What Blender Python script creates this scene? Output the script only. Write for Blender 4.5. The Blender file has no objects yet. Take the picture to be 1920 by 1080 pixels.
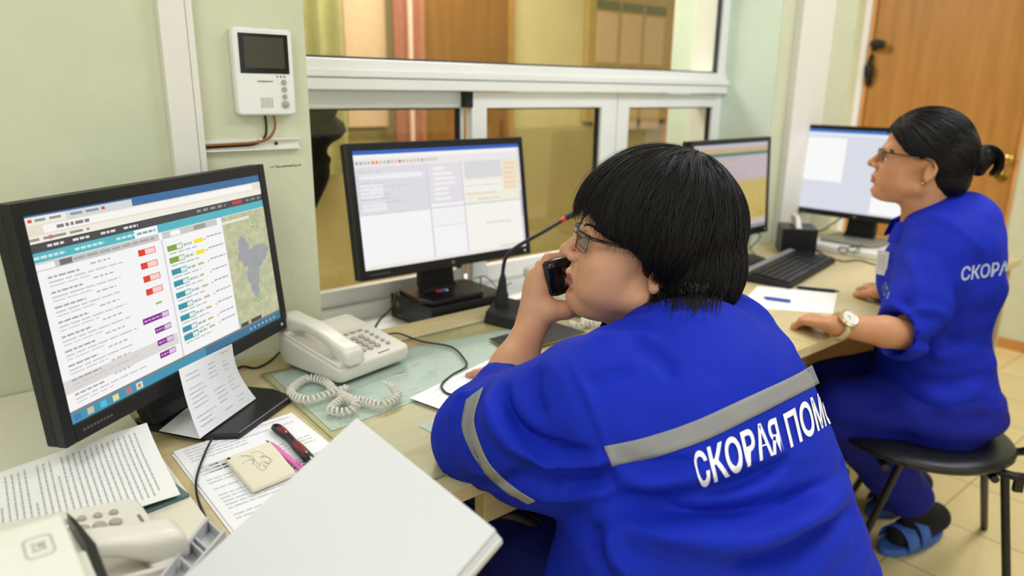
import bpy, bmesh, math, random
import numpy as np
from mathutils import Vector, Matrix
from mathutils.bvhtree import BVHTree

scene = bpy.context.scene
COL = scene.collection
rnd = random.Random(7)

# ------------------------------------------------------------------ camera
F = 1356.0
YAW, PIT, ROLL = (math.radians(v) for v in (50.02, 15.27, 0.67))
CAM = Vector((0, 0, 1.31))
_h = Vector((math.cos(YAW), math.sin(YAW), 0))
_fw = _h * math.cos(PIT) - Vector((0, 0, 1)) * math.sin(PIT)
_r = _fw.cross(Vector((0, 0, 1))).normalized()
_u = _r.cross(_fw)
RT = _r * math.cos(ROLL) + _u * math.sin(ROLL)
UP = -_r * math.sin(ROLL) + _u * math.cos(ROLL)
FW = _fw
cd = bpy.data.cameras.new('camera')
cam = bpy.data.objects.new('camera', cd)
COL.objects.link(cam)
M = Matrix((RT, UP, -FW)).transposed().to_4x4()
M.translation = CAM
cam.matrix_world = M
cd.sensor_width = 36.0
cd.lens = 36.0 * F / 1920.0
cd.clip_start = 0.02
cd.dof.use_dof = True
cd.dof.focus_distance = 1.12
cd.dof.aperture_fstop = 2.8
scene.camera = cam


def ray(x, y):
    return RT * ((x - 960) / F) - UP * ((y - 540) / F) + FW


def on_z(x, y, z):
    d = ray(x, y)
    return CAM + d * ((z - CAM.z) / d.z)


def on_y(x, y, Y):
    d = ray(x, y)
    return CAM + d * ((Y - CAM.y) / d.y)


def on_x(x, y, X):
    d = ray(x, y)
    return CAM + d * ((X - CAM.x) / d.x)


def at_d(x, y, t):
    return CAM + ray(x, y) * t


# ------------------------------------------------------------------ colour management, world, lamps
scene.view_settings.view_transform = 'Standard'
scene.view_settings.look = 'None'
scene.view_settings.gamma = 1.0
scene.view_settings.exposure = 0.08
scene.view_settings.use_curve_mapping = False
wd = bpy.data.worlds.new('world')
scene.world = wd
wd.use_nodes = True
wd.node_tree.nodes['Background'].inputs[0].default_value = (1.0, 0.97, 0.92, 1)
wd.node_tree.nodes['Background'].inputs[1].default_value = 0.12


def area(name, loc, sx, sy, power, col=(0.86, 0.885, 1), rot=(0, 0, 0)):
    l = bpy.data.lights.new(name, 'AREA')
    l.shape = 'RECTANGLE'
    l.size = sx
    l.size_y = sy
    l.energy = power
    l.color = col
    o = bpy.data.objects.new(name, l)
    COL.objects.link(o)
    o.location = loc
    o.rotation_euler = rot
    return o


area('ceiling_lamp', (0.3, -0.5, 2.66), 1.2, 0.6, 6)
area('ceiling_lamp', (2.0, 0.1, 2.66), 1.2, 0.6, 25)
area('ceiling_lamp', (3.6, 0.2, 2.66), 0.9, 0.6, 20)
area('ceiling_lamp', (-0.7, 0.35, 2.66), 0.9, 0.6, 14)
area('fill_panel', (0.6, -2.33, 1.6), 2.6, 1.5, 21, (.84, .89, 1), (math.radians(90), 0, 0))  # added fill light behind the camera, brightens the upright surfaces; no window modelled
area('fill_panel', (-1.55, -0.9, 1.6), 2.2, 1.4, 16, (.84, .89, 1), (math.radians(90), 0, math.radians(-90)))  # second added fill light, at the side wall, lifts door wall and reveal
area('hall_lamp', (1.9, 2.7, 2.66), 1.4, 0.5, 76, (.9, 0.9, 0.96))


# ------------------------------------------------------------------ materials
def lin(c):
    out = []
    for v in c[:3]:
        v = v / 255.0
        out.append(v / 12.92 if v <= 0.04045 else ((v + 0.055) / 1.055) ** 2.4)
    return tuple(out)


def mat(name, c, rough=0.5, metal=0.0, spec=0.5, noise=0.0, nscale=30.0, bump=0.0, bscale=200.0, c2=None, stretch=None,
        coat=0.0, sheen=0.0, sss=0.0, trans=0.0, alpha=1.0, ior=1.45):
    m = bpy.data.materials.new(name)
    m.use_nodes = True
    nt = m.node_tree
    b = nt.nodes['Principled BSDF']
    rgb = lin(c)
    b.inputs['Base Color'].default_value = (*rgb, 1)
    b.inputs['Roughness'].default_value = rough
    b.inputs['Metallic'].default_value = metal
    b.inputs['Specular IOR Level'].default_value = spec
    b.inputs['Coat Weight'].default_value = coat
    b.inputs['Sheen Weight'].default_value = sheen
    b.inputs['IOR'].default_value = ior
    b.inputs['Transmission Weight'].default_value = trans
    b.inputs['Alpha'].default_value = alpha
    if sss:
        b.inputs['Subsurface Weight'].default_value = sss
        b.inputs['Subsurface Radius'].default_value = (0.012, 0.004, 0.002)
        b.inputs['Subsurface Scale'].default_value = 0.6
    if noise or bump:
        tc = nt.nodes.new('ShaderNodeTexCoord')
        mp = nt.nodes.new('ShaderNodeMapping')
        if stretch:
            mp.inputs['Scale'].default_value = stretch
        nt.links.new(tc.outputs['Object'], mp.inputs['Vector'])
    if noise:
        n = nt.nodes.new('ShaderNodeTexNoise')
        n.inputs['Scale'].default_value = nscale
        n.inputs['Detail'].default_value = 5
        n.inputs['Roughness'].default_value = 0.6
        nt.links.new(mp.outputs[0], n.inputs['Vector'])
        r = nt.nodes.new('ShaderNodeValToRGB')
        a = lin(c2) if c2 else tuple(v * (1 - noise) for v in rgb)
        e = rgb if c2 else tuple(min(1, v * (1 + noise)) for v in rgb)
        r.color_ramp.elements[0].position = 0.3
        r.color_ramp.elements[1].position = 0.7
        r.color_ramp.elements[0].color = (*a, 1)
        r.color_ramp.elements[1].color = (*e, 1)
        nt.links.new(n.outputs['Fac'], r.inputs[0])
        nt.links.new(r.outputs[0], b.inputs['Base Color'])
    if bump:
        n2 = nt.nodes.new('ShaderNodeTexNoise')
        n2.inputs['Scale'].default_value = bscale
        n2.inputs['Detail'].default_value = 4
        nt.links.new(mp.outputs[0], n2.inputs['Vector'])
        bp = nt.nodes.new('ShaderNodeBump')
        bp.inputs['Strength'].default_value = bump
        bp.inputs['Distance'].default_value = 0.004
        nt.links.new(n2.outputs['Fac'], bp.inputs['Height'])
        nt.links.new(bp.outputs[0], b.inputs['Normal'])
    return m


def attr_mat(name, rough=0.6, emit=0.0, spec=0.3):
    """colour from the mesh's own print colours; emit > 0: a lit screen"""
    m = bpy.data.materials.new(name)
    m.use_nodes = True
    nt = m.node_tree
    b = nt.nodes['Principled BSDF']
    a = nt.nodes.new('ShaderNodeAttribute')
    a.attribute_name = 'ink'
    b.inputs['Roughness'].default_value = rough
    b.inputs['Specular IOR Level'].default_value = spec
    if emit:
        b.inputs['Base Color'].default_value = (0.02, 0.02, 0.02, 1)
        nt.links.new(a.outputs['Color'], b.inputs['Emission Color'])
        b.inputs['Emission Strength'].default_value = emit
    else:
        nt.links.new(a.outputs['Color'], b.inputs['Base Color'])
    return m


# ------------------------------------------------------------------ mesh builder
MW = {}


def rotz(a):
    return Matrix.Rotation(a, 4, 'Z')


class MB:
    def __init__(s):
        s.v = []
        s.f = []
        s.m = []
        s.c = []

    def add(s, V, Fs, mi=0, col=None):
        o = len(s.v)
        s.v.extend([tuple(p) for p in V])
        for f in Fs:
            s.f.append(tuple(i + o for i in f))
            s.m.append(mi)
            s.c.append(col)
        return s

    def box(s, c, d, R=None, mi=0):
        x, y, z = (v / 2 for v in d)
        V = [Vector((sx * x, sy * y, sz * z)) for sz in (-1, 1) for sy in (-1, 1) for sx in (-1, 1)]
        if R is not None:
            V = [R @ p for p in V]
        V = [p + Vector(c) for p in V]
        return s.add(V, [(0, 2, 3, 1), (4, 5, 7, 6), (0, 1, 5, 4), (2, 6, 7, 3), (0, 4, 6, 2), (1, 3, 7, 5)], mi)

    def bx(s, x0, x1, y0, y1, z0, z1, mi=0):
        return s.box(((x0 + x1) / 2, (y0 + y1) / 2, (z0 + z1) / 2), (x1 - x0, y1 - y0, z1 - z0), None, mi)

    def tube(s, path, r, n=10, closed=False, mi=0, flat=None):
        P = [Vector(p) for p in path]
        k = len(P)
        R = [r] * k if not hasattr(r, '__len__') else list(r)
        V = []
        prev = None
        for i in range(k):
            a = P[(i + 1) % k] if (closed or i < k - 1) else P[i]
            b = P[(i - 1) % k] if (closed or i > 0) else P[i]
            t = (a - b)
            t = t.normalized() if t.length > 1e-9 else Vector((0, 0, 1))
            if prev is None:
                e = Vector((0, 0, 1)) if abs(t.z) < 0.9 else Vector((1, 0, 0))
                n1 = t.cross(e).normalized()
            else:
                n1 = (prev - t * prev.dot(t)).normalized()
            prev = n1
            n2 = t.cross(n1)
            for j in range(n):
                w = 2 * math.pi * j / n
                V.append(P[i] + (n1 * math.cos(w) + n2 * math.sin(w) * (flat or 1)) * R[i])
        Fs = []
        for i in range(k if closed else k - 1):
            for j in range(n):
                a, b = i * n + j, i * n + (j + 1) % n
                c, d = ((i + 1) % k) * n + (j + 1) % n, ((i + 1) % k) * n + j
                Fs.append((a, b, c, d))
        if not closed:
            Fs.append(tuple(reversed(range(n))))
            Fs.append(tuple((k - 1) * n + j for j in range(n)))
        return s.add(V, Fs, mi)

    def lathe(s, prof, n=24, T=None, mi=0):
        V = []
        for r, z in prof:
            for j in range(n):
                w = 2 * math.pi * j / n
                p = Vector((r * math.cos(w), r * math.sin(w), z))
                V.append(T @ p if T is not None else p)
        Fs = []
        for i in range(len(prof) - 1):
            for j in range(n):
                Fs.append((i * n + j, i * n + (j + 1) % n, (i + 1) * n + (j + 1) % n, (i + 1) * n + j))
        Fs.append(tuple(reversed(range(n))))
        Fs.append(tuple((len(prof) - 1) * n + j for j in range(n)))
        return s.add(V, Fs, mi)

    def prism(s, poly, h0, h1, T=None, mi=0):
        """poly in local xy, extruded along local z"""
        k = len(poly)
        V = [Vector((x, y, h0)) for x, y in poly] + [Vector((x, y, h1)) for x, y in poly]
        if T is not None:
            V = [T @ p for p in V]
        Fs = [tuple(reversed(range(k))), tuple(range(k, 2 * k))]
        Fs += [(i, (i + 1) % k, k + (i + 1) % k, k + i) for i in range(k)]
        return s.add(V, Fs, mi)

    def hull8(s, top, bot, mi=0):
        k = len(top)
        Fs = [tuple(reversed(range(k))), tuple(range(k, 2 * k))]
        Fs += [(i, (i + 1) % k, k + (i + 1) % k, k + i) for i in range(k)]
        return s.add(list(bot) + list(top), Fs, mi)

    def build(s, name, mats, parent=None, smooth=False, bevel=0.0, seg=2, sub=0, w=False, T=None, sm_angle=40):
        me = bpy.data.meshes.new(name)
        V = [Vector(p) for p in s.v]
        if T is not None:
            V = [T @ p for p in V]
        if w and parent is not None:
            I = MW[parent.name].inverted()
            V = [I @ p for p in V]
        me.from_pydata([tuple(p) for p in V], [], s.f)
        for m in (mats if isinstance(mats, (list, tuple)) else [mats]):
            me.materials.append(m)
        if len(me.materials) > 1:
            me.polygons.foreach_set('material_index', s.m)
        if any(c is not None for c in s.c):
            at = me.color_attributes.new('ink', 'FLOAT_COLOR', 'CORNER')
            buf = []
            for f, c in zip(s.f, s.c):
                buf += list((*(c or (1, 1, 1)), 1.0)) * len(f)
            at.data.foreach_set('color', buf)
        bm = bmesh.new()
        bm.from_mesh(me)
        bmesh.ops.recalc_face_normals(bm, faces=bm.faces)
        if smooth:
            for f in bm.faces:
                f.smooth = True
            lim = math.radians(sm_angle)
            for e in bm.edges:
                if len(e.link_faces) == 2 and e.calc_face_angle(0) > lim:
                    e.smooth = False
        bm.to_mesh(me)
        bm.free()
        o = bpy.data.objects.new(name, me)
        COL.objects.link(o)
        if bevel:
            md = o.modifiers.new('bevel', 'BEVEL')
            md.width = bevel
            md.segments = seg
            md.limit_method = 'ANGLE'
            md.angle_limit = math.radians(35)
            md.harden_normals = False
        if sub:
            md = o.modifiers.new('sub', 'SUBSURF')
            md.levels = sub
            md.render_levels = sub
        if parent is not None:
            o.parent = parent
            MW[o.name] = MW[parent.name].copy()
        else:
            MW[o.name] = Matrix.Identity(4)
        return o


def thing(name, label, cat, loc=(0, 0, 0), rz=0.0, group=None):
    o = bpy.data.objects.new(name, None)
    o.empty_display_size = 0.05
    COL.objects.link(o)
    o.location = loc
    o.rotation_euler = (0, 0, rz)
    MW[o.name] = Matrix.Translation(Vector(loc)) @ rotz(rz)
    o['label'] = label
    o['category'] = cat
    o['kind'] = 'thing'
    if group:
        o['group'] = group
    return o


def tag(o, label, cat, group=None):
    o['label'] = label
    o['category'] = cat
    o['kind'] = 'thing'
    if group:
        o['group'] = group
    return o


def struct(o, label=None, cat=None):
    o['kind'] = 'structure'
    if label:
        o['label'] = label
        o['category'] = cat
    return o


def setting(name, label, cat, loc=(0, 0, 0)):
    o = thing(name, label, cat, loc)
    o['kind'] = 'structure'
    return o


def spline(pts, n=8):
    """Catmull-Rom through the points"""
    P = [Vector(p) for p in pts]
    out = []
    for i in range(len(P) - 1):
        p0 = P[max(i - 1, 0)]
        p1, p2 = P[i], P[i + 1]
        p3 = P[min(i + 2, len(P) - 1)]
        for k in range(n):
            t = k / n
            out.append(0.5 * ((2 * p1) + (p2 - p0) * t + (2 * p0 - 5 * p1 + 4 * p2 - p3) * t * t + (3 * p1 - p0 - 3 * p2 + p3) * t ** 3))
    out.append(P[-1])
    return out


def rrect(w, h, r, n=5):
    """rounded rectangle outline centred on the origin"""
    out = []
    for cx, cy, a0 in ((w / 2 - r, h / 2 - r, 0), (-w / 2 + r, h / 2 - r, 90), (-w / 2 + r, -h / 2 + r, 180), (w / 2 - r, -h / 2 + r, 270)):
        for k in range(n + 1):
            a = math.radians(a0 + 90 * k / n)
            out.append((cx + r * math.cos(a), cy + r * math.sin(a)))
    return out


def printed(name, S, marks, material, base=(250, 250, 248), nx=12, ny=12, thick=0.0012, parent=None, w=True, lift=0.00035, seg=4):
    """A sheet (or a screen face) S(u,v), u to the reader's right, v up, with its printed marks
    (u0,v0,u1,v1,rgb[,level]) laid on it: one mesh."""
    mb = MB()

    def N(u, v):
        e = 1e-3
        a = S(min(u + e, 1), v) - S(max(u - e, 0), v)
        b = S(u, min(v + e, 1)) - S(u, max(v - e, 0))
        return a.cross(b).normalized()
    V = []
    for j in range(ny + 1):
        for i in range(nx + 1):
            V.append(S(i / nx, j / ny))
    k = len(V)
    for j in range(ny + 1):
        for i in range(nx + 1):
            V.append(S(i / nx, j / ny) - N(i / nx, j / ny) * thick)
    Fs = []
    for j in range(ny):
        for i in range(nx):
            a = j * (nx + 1) + i
            Fs.append((a, a + 1, a + nx + 2, a + nx + 1))
            Fs.append((k + a, k + a + nx + 1, k + a + nx + 2, k + a + 1))
    W = nx + 1
    for i in range(nx):
        Fs.append((i, k + i, k + i + 1, i + 1))
        a = ny * W + i
        Fs.append((a, a + 1, k + a + 1, k + a))
    for j in range(ny):
        a = j * W
        Fs.append((a, a + W, k + a + W, k + a))
        a = j * W + nx
        Fs.append((a, k + a, k + a + W, a + W))
    mb.add(V, Fs, 0, lin(base))
    for q in marks:
        u0, v0, u1, v1, c = q[:5]
        lv = q[5] if len(q) > 5 else 0
        n = max(1, min(seg, int(abs(u1 - u0) * seg * 2 + 1)))
        m_ = max(1, min(seg, int(abs(v1 - v0) * seg * 2 + 1)))
        VV = []
        for j in range(m_ + 1):
            for i in range(n + 1):
                u = u0 + (u1 - u0) * i / n
                v = v0 + (v1 - v0) * j / m_
                VV.append(S(u, v) + N(u, v) * lift * (1 + lv))
        mb.add(VV, [(j * (n + 1) + i, j * (n + 1) + i + 1, (j + 1) * (n + 1) + i + 1, (j + 1) * (n + 1) + i) for j in range(m_) for i in range(n)], 0, lin(c))
    me_o = mb.build(name, material, parent, w=(w and parent is not None), smooth=True)
    return me_o


def scribble(u0, v0, u1, v1, c, r, lo=0.02, hi=0.07, gap=0.012, h=None):
    """one illegible line of writing as dashes between u0 and u1"""
    out = []
    u = u0
    while u < u1:
        w_ = r.uniform(lo, hi)
        out.append((u, v0, min(u + w_, u1), v1, c))
        u += w_ + gap
    return out


def plane_map(P00, P10, P01):
    P00, P10, P01 = Vector(P00), Vector(P10), Vector(P01)
    return lambda u, v: P00 + (P10 - P00) * u + (P01 - P00) * v


def quad_map(P00, P10, P11, P01):
    P00, P10, P11, P01 = (Vector(p) for p in (P00, P10, P11, P01))
    return lambda u, v: (P00 * (1 - u) + P10 * u) * (1 - v) + (P01 * (1 - u) + P11 * u) * v


# shared materials
M_wall = mat('wall_plaster', (214, 214, 184), 0.85, spec=0.2, noise=0.5, nscale=7, c2=(204, 208, 177), bump=0.25, bscale=60)
M_wall2 = mat('wall_pale', (216, 230, 214), 0.8, spec=0.2, noise=0.05, nscale=3)
M_white = mat('white_plastic', (234, 234, 228), 0.35, noise=0.02, nscale=9)
M_duct = mat('duct_plastic', (230, 226, 214), 0.45, noise=0.02, nscale=9)
M_upvc = mat('window_plastic', (240, 241, 236), 0.3, noise=0.02, nscale=8)
M_seal = mat('black_rubber', (22, 24, 22), 0.6, noise=0.1)
M_black = mat('black_plastic', (20, 20, 22), 0.38, noise=0.1, nscale=50)
M_blackgloss = mat('gloss_black_plastic', (14, 14, 16), 0.15, noise=0.1, nscale=50)
M_blackmat = mat('matt_black_plastic', (26, 26, 27), 0.6, noise=0.1, nscale=50)
M_desk = mat('beech_board', (210, 194, 148), 0.42, noise=0.5, nscale=6, c2=(196, 179, 132), stretch=(1, 9, 9))
M_deskedge = mat('beech_edge', (206, 186, 134), 0.5, noise=0.4, nscale=6, c2=(192, 172, 122), stretch=(1, 9, 9))
M_brown = mat('brown_board', (122, 84, 36), 0.5, noise=0.5, nscale=6, c2=(102, 68, 28), stretch=(9, 9, 1))
M_phone = mat('ivory_plastic', (222, 218, 204), 0.32, noise=0.02, nscale=10)
M_phonekey = mat('grey_key', (168, 166, 152), 0.45, noise=0.02)
M_cable = mat('black_cable', (22, 22, 20), 0.5, noise=0.1)
M_paper = attr_mat('printed_paper', 0.75, spec=0.2)
M_screen = attr_mat('lit_screen', 0.35, emit=0.88)
M_chrome = mat('chrome', (200, 200, 198), 0.2, metal=1.0, noise=0.02)
# ================================================================== THE ROOM
def floor_mat():
    m = mat('floor_tiles', (222, 196, 126), 0.22, spec=0.5)
    nt = m.node_tree
    b = nt.nodes['Principled BSDF']
    tc = nt.nodes.new('ShaderNodeTexCoord')
    mp = nt.nodes.new('ShaderNodeMapping')
    mp.inputs['Location'].default_value = (-2.374 + 0.32 * 20, -0.703 + 0.32 * 20, 0)
    br = nt.nodes.new('ShaderNodeTexBrick')
    br.offset = 0
    br.inputs['Scale'].default_value = 1.0
    br.inputs['Brick Width'].default_value = 0.32
    br.inputs['Row Height'].default_value = 0.32
    br.inputs['Mortar Size'].default_value = 0.0035
    br.inputs['Mortar Smooth'].default_value = 0.3
    br.inputs['Color1'].default_value = (*lin((240, 218, 158)), 1)
    br.inputs['Color2'].default_value = (*lin((235, 212, 150)), 1)
    br.inputs['Mortar'].default_value = (*lin((192, 168, 112)), 1)
    n = nt.nodes.new('ShaderNodeTexNoise')
    n.inputs['Scale'].default_value = 9
    mx = nt.nodes.new('ShaderNodeMixRGB')
    mx.blend_type = 'MULTIPLY'
    mx.inputs[0].default_value = 0.12
    nt.links.new(tc.outputs['Object'], mp.inputs[0])
    nt.links.new(mp.outputs[0], br.inputs[0])
    nt.links.new(tc.outputs['Object'], n.inputs[0])
    nt.links.new(br.outputs['Color'], mx.inputs[1])
    nt.links.new(n.outputs['Fac'], mx.inputs[2])
    nt.links.new(mx.outputs[0], b.inputs['Base Color'])
    return m


M_floor = floor_mat()
M_ceil = mat('ceiling_paint', (236, 234, 224), 0.9, noise=0.02, nscale=4)
M_wood_door = mat('door_veneer', (184, 132, 62), 0.42, noise=0.6, nscale=3.2, c2=(164, 112, 46), stretch=(6, 6, 0.6))
M_orange = mat('door_edge_wood', (208, 150, 84), 0.45, noise=0.2, nscale=5, stretch=(6, 6, 0.6))
M_brass = mat('old_brass', (196, 164, 84), 0.25, metal=1.0, noise=0.1)
M_glass = bpy.data.materials.new('window_glass')
M_glass.use_nodes = True
_nt = M_glass.node_tree
_nt.nodes.remove(_nt.nodes['Principled BSDF'])
_tr = _nt.nodes.new('ShaderNodeBsdfTransparent')
_tr.inputs[0].default_value = (0.9, 0.89, 0.82, 1)
_gl = _nt.nodes.new('ShaderNodeBsdfGlossy')
_gl.inputs['Roughness'].default_value = 0.02
_lw = _nt.nodes.new('ShaderNodeLayerWeight')
_lw.inputs['Blend'].default_value = 0.5
_pw = _nt.nodes.new('ShaderNodeMath')
_pw.operation = 'POWER'
_pw.inputs[1].default_value = 4.0
_nt.links.new(_lw.outputs['Facing'], _pw.inputs[0])
_fr = _nt.nodes.new('ShaderNodeMath')
_fr.operation = 'MULTIPLY_ADD'
_fr.inputs[1].default_value = 0.5
_fr.inputs[2].default_value = 0.06
_nt.links.new(_pw.outputs[0], _fr.inputs[0])
_mx = _nt.nodes.new('ShaderNodeMixShader')
_nt.links.new(_fr.outputs[0], _mx.inputs[0])
_nt.links.new(_tr.outputs[0], _mx.inputs[1])
_nt.links.new(_gl.outputs[0], _mx.inputs[2])
_nt.links.new(_mx.outputs[0], _nt.nodes['Material Output'].inputs[0])

XL, XR, YB, YH, ZC = -1.6, 4.41, -2.4, 3.45, 2.7   # left wall, door wall, wall behind the camera, hall wall, ceiling
YP, YW = 1.478, 1.70                               # face of the piers, plane of the window
struct(MB().bx(XL - .1, XR + .1, YB - .1, YH + .1, -.1, 0).build('floor', M_floor))
struct(MB().bx(XL - .1, XR + .1, YB - .1, YH + .1, ZC, ZC + .1).build('ceiling', M_ceil))
struct(MB().bx(XL, .676, YP, 1.86, 0, ZC).build('wall_left', M_wall))
struct(MB().bx(.676, 2.47, YP, 1.86, 0, .66).build('wall_lower', M_wall))
struct(MB().bx(.676, 2.47, YP + .05, 1.86, 2.35, ZC).build('wall_upper', M_wall))
struct(MB().bx(2.4705, 3.02, YP, 1.95, 0, ZC).build('wall_right', M_wall))
# pale reveal paint of the right pier, on both sides of the glass
struct(MB().bx(2.466, 2.4705, YP + .002, 1.95, .66, 2.35).build('trim_reveal', M_wall2))
struct(MB().bx(XL - .1, XL, YB, YH, 0, ZC).build('wall_side', M_wall))
struct(MB().bx(XL, XR, YB - .1, YB, 0, ZC).build('wall_near', M_wall))
# wall with the door
struct(MB().bx(XR, XR + .1, YB, 1.222, 0, ZC).bx(XR, XR + .1, 2.105, YH, 0, ZC).bx(XR, XR + .1, 1.222, 2.105, 2.08, ZC).build('wall_far', M_wall))
struct(MB().bx(XR - .014, XR, YB, 1.215, 0, .055).build('baseboard_far', mat('baseboard_wood', (196, 138, 66), 0.5, noise=0.2, nscale=5)), 'wooden skirting board right of the brown door', 'skirting')

dr = setting('door_1', 'brown veneered door in the far wall behind the second woman', 'door', (XR, 1.65, 0))
MB().bx(XR + .005, XR + .045, 1.228, 2.045, .005, 2.05).build('door_leaf', M_wood_door, dr, w=True, bevel=.003)
MB().bx(XR - .012, XR + .06, 2.047, 2.066, 0, 2.08).bx(XR - .012, XR + .06, 1.212, 1.226, 0, 2.08).bx(XR - .012, XR + .06, 1.212, 2.066, 2.055, 2.08).build('door_frame', M_orange, dr, w=True)
MB().bx(XR - .02, XR, 2.068, 2.104, 0, 2.1).build('architrave', M_white, dr, w=True)
kn = MB()
T = Matrix.Translation((XR + .004, 1.277, .905)) @ Matrix.Rotation(-math.pi / 2, 4, 'Y')
kn.lathe([(.027, 0), (.028, .004), (.022, .007), (.012, .009), (.012, .02), (.0, .021)], 20, T)
h1 = kn.build('lock_rose', mat('dark_brass', (140, 112, 40), 0.35, metal=1.0, noise=0.1), dr, w=True, smooth=True)
kn = MB()
T = Matrix.Translation((XR + .004, 1.254, 1.0)) @ Matrix.Rotation(-math.pi / 2, 4, 'Y')
kn.lathe([(.012, 0), (.012, .02), (.02, .026), (.026, .036), (.024, .048), (.012, .055), (.0, .056)], 20, T)
kn.build('door_knob', M_brass, dr, w=True, smooth=True)
# black hook and strap at the hinge side of the door
hk = MB()
hk.tube(spline([(XR - .004, 2.028, 1.575), (XR - .05, 2.018, 1.59), (XR - .06, 1.99, 1.59), (XR - .04, 1.96, 1.58)], 5), .022, 10)
hk.tube(spline([(XR - .004, 2.04, 1.53), (XR - .03, 2.038, 1.48), (XR - .03, 2.033, 1.42), (XR - .008, 2.036, 1.36)], 5), [.012] * 6 + [.026] * 5 + [.02] * 4 + [.008], 10)
tag(hk.build('door_hook', M_black, smooth=True), 'black hook with hanging strap at the door edge', 'hook')

# vertical cable trunking
t1 = MB()
t1.bx(.393, .4385, YP - .022, YP - .0002, 0.752, ZC).bx(.4395, .453, YP - .018, YP - .0002, .752, ZC)
struct(t1.build('trim_1', M_duct, bevel=.002), 'white vertical cable trunking on the wall behind the left monitor', 'trunking')
t2 = MB()
t2.bx(2.562, 2.79, YP - .028, YP - .0002, .752, ZC)
struct(t2.build('trim_2', M_duct, bevel=.002), 'cream vertical cable trunking behind the furthest monitor', 'trunking')

# ------------------------------------------------------------------ window
wn = setting('window_1', 'white framed interior window with a sliding lower row of sashes', 'window', (1.6, YW, 1.3))
zt, zb = 1.381, 1.307
fr = MB()
fr.bx(.66, 2.466, YW - .02, YW + .12, zb + .048, zt)            # transom, stepped profile
fr.bx(.66, 2.466, YW - .034, YW + .12, zb + .03, zb + .05)
fr.bx(.66, 2.466, YW - .028, YW + .12, zb, zb + .029)
fr.bx(2.425, 2.466, YW - .012, YW + .12, zt, 2.35)              # right upper jamb
fr.bx(.66, .70, YW - .012, YW + .12, zt, 2.35)
fr.bx(.66, 2.466, YW - .012, YW + .12, 2.29, 2.35)
fr.bx(2.432, 2.466, YW - .006, YW + .12, .70, zb)               # right lower jamb
fr.bx(.66, .74, YW - .0, YW + .12, .70, zb)
fr.bx(.66, 2.466, YW + .012, YW + .12, .66, .742)               # bottom rail
fr.bx(.70, 1.262, YW + .02, YW + .12, 1.262, zb)                # recessed head of the left bay
fr.build('window_frame', M_upvc, wn, w=True, bevel=.003)
MB().bx(.676, 2.466, YP + .001, YW + .012, .66, .70).build('window_sill', M_white, wn, w=True, bevel=.004)


def sash(name, x0, x1, y0, y1, z0, z1, wl, wr, wt, wb):
    s_ = MB()
    s_.bx(x0, x0 + wl, y0, y1, z0, z1).bx(x1 - wr, x1, y0, y1, z0, z1)
    s_.bx(x0 + wl, x1 - wr, y0, y1, z1 - wt, z1).bx(x0 + wl, x1 - wr, y0, y1, z0, z0 + wb)
    o = s_.build(name, M_upvc, wn, w=True, bevel=.002)
    g = MB()
    ym = (y0 + y1) / 2 + .004
    g.bx(x0 + wl - .006, x0 + wl + .002, ym - .006, ym + .006, z0 + wb, z1 - wt)
    g.bx(x1 - wr - .009, x1 - wr + .004, ym - .008, ym + .006, z0 + wb, z1 - wt)
    g.bx(x0 + wl, x1 - wr, ym - .006, ym + .006, z1 - wt - .004, z1 - wt + .002)
    g.build('gasket', M_seal, o, w=True)
    MB().bx(x0 + wl - .002, x1 - wr + .002, ym - .002, ym + .002, z0 + wb - .002, z1 - wt + .002).build('pane', M_glass, o, w=True)
    return o


sash('sliding_sash', .70, 1.262, YW + .03, YW + .055, .743, 1.266, .035, .008, .006, .045)
MB().bx(1.245, 1.27, YW - .004, YW + .05, 1.262, zb - .001).build('rail_stop', M_seal, wn, w=True)
sash('fixed_sash', 1.268, 1.876, YW - .002, YW + .028, .743, zb - .002, .054, .074, .045, .05)
sash('fixed_sash', 1.880, 2.464, YW - .002, YW + .028, .743, zb - .002, .058, .046, .047, .05)
g = MB()
g.bx(.70, 2.425, YW + .0, YW + .014, zt, zt + .006).bx(2.416, 2.428, YW + .0, YW + .014, zt, 2.29)
g.build('gasket', mat('window_seal', (52, 58, 70), 0.6, noise=0.05), wn, w=True)
MB().bx(.70, 2.425, YW + .005, YW + .009, zt, 2.29).build('pane', M_glass, wn, w=True)

# ------------------------------------------------------------------ the hall seen through the glass
HY = YH
M_hall = mat('hall_wall_paint', (204, 190, 136), 0.8, noise=0.06, nscale=3)
M_olive = mat('olive_dado', (172, 158, 108), 0.55, noise=0.08, nscale=3)
struct(MB().bx(XL, XR, HY, HY + .1, 0, ZC).build('wall_hall', M_hall))
struct(MB().bx(XL, 2.22, HY - .03, HY - .001, 0, 1.105).bx(2.84, XR, HY - .03, HY - .001, 0, 1.09).build('trim_dado', M_olive))
d2 = setting('door_2', 'brown wooden door in the hall beyond the window', 'door', (2.52, HY, 0))
MB().bx(2.225, 2.80, HY - .05, HY - .002, 0, 2.1).build('door_leaf', mat('hall_door_wood', (142, 98, 42), 0.45, noise=0.6, nscale=4, c2=(120, 80, 34), stretch=(8, 8, .5)), d2, w=True)
MB().bx(2.80, 2.84, HY - .06, HY - .002, 0, 2.12).bx(2.205, 2.225, HY - .06, HY - .002, 0, 2.12).build('door_frame', mat('hall_door_frame', (166, 122, 62), 0.5, noise=0.2), d2, w=True)
MB().bx(2.74, 2.76, HY - .09, HY - .05, 1.0, 1.14).build('door_handle', M_brass, d2, w=True)


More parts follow.
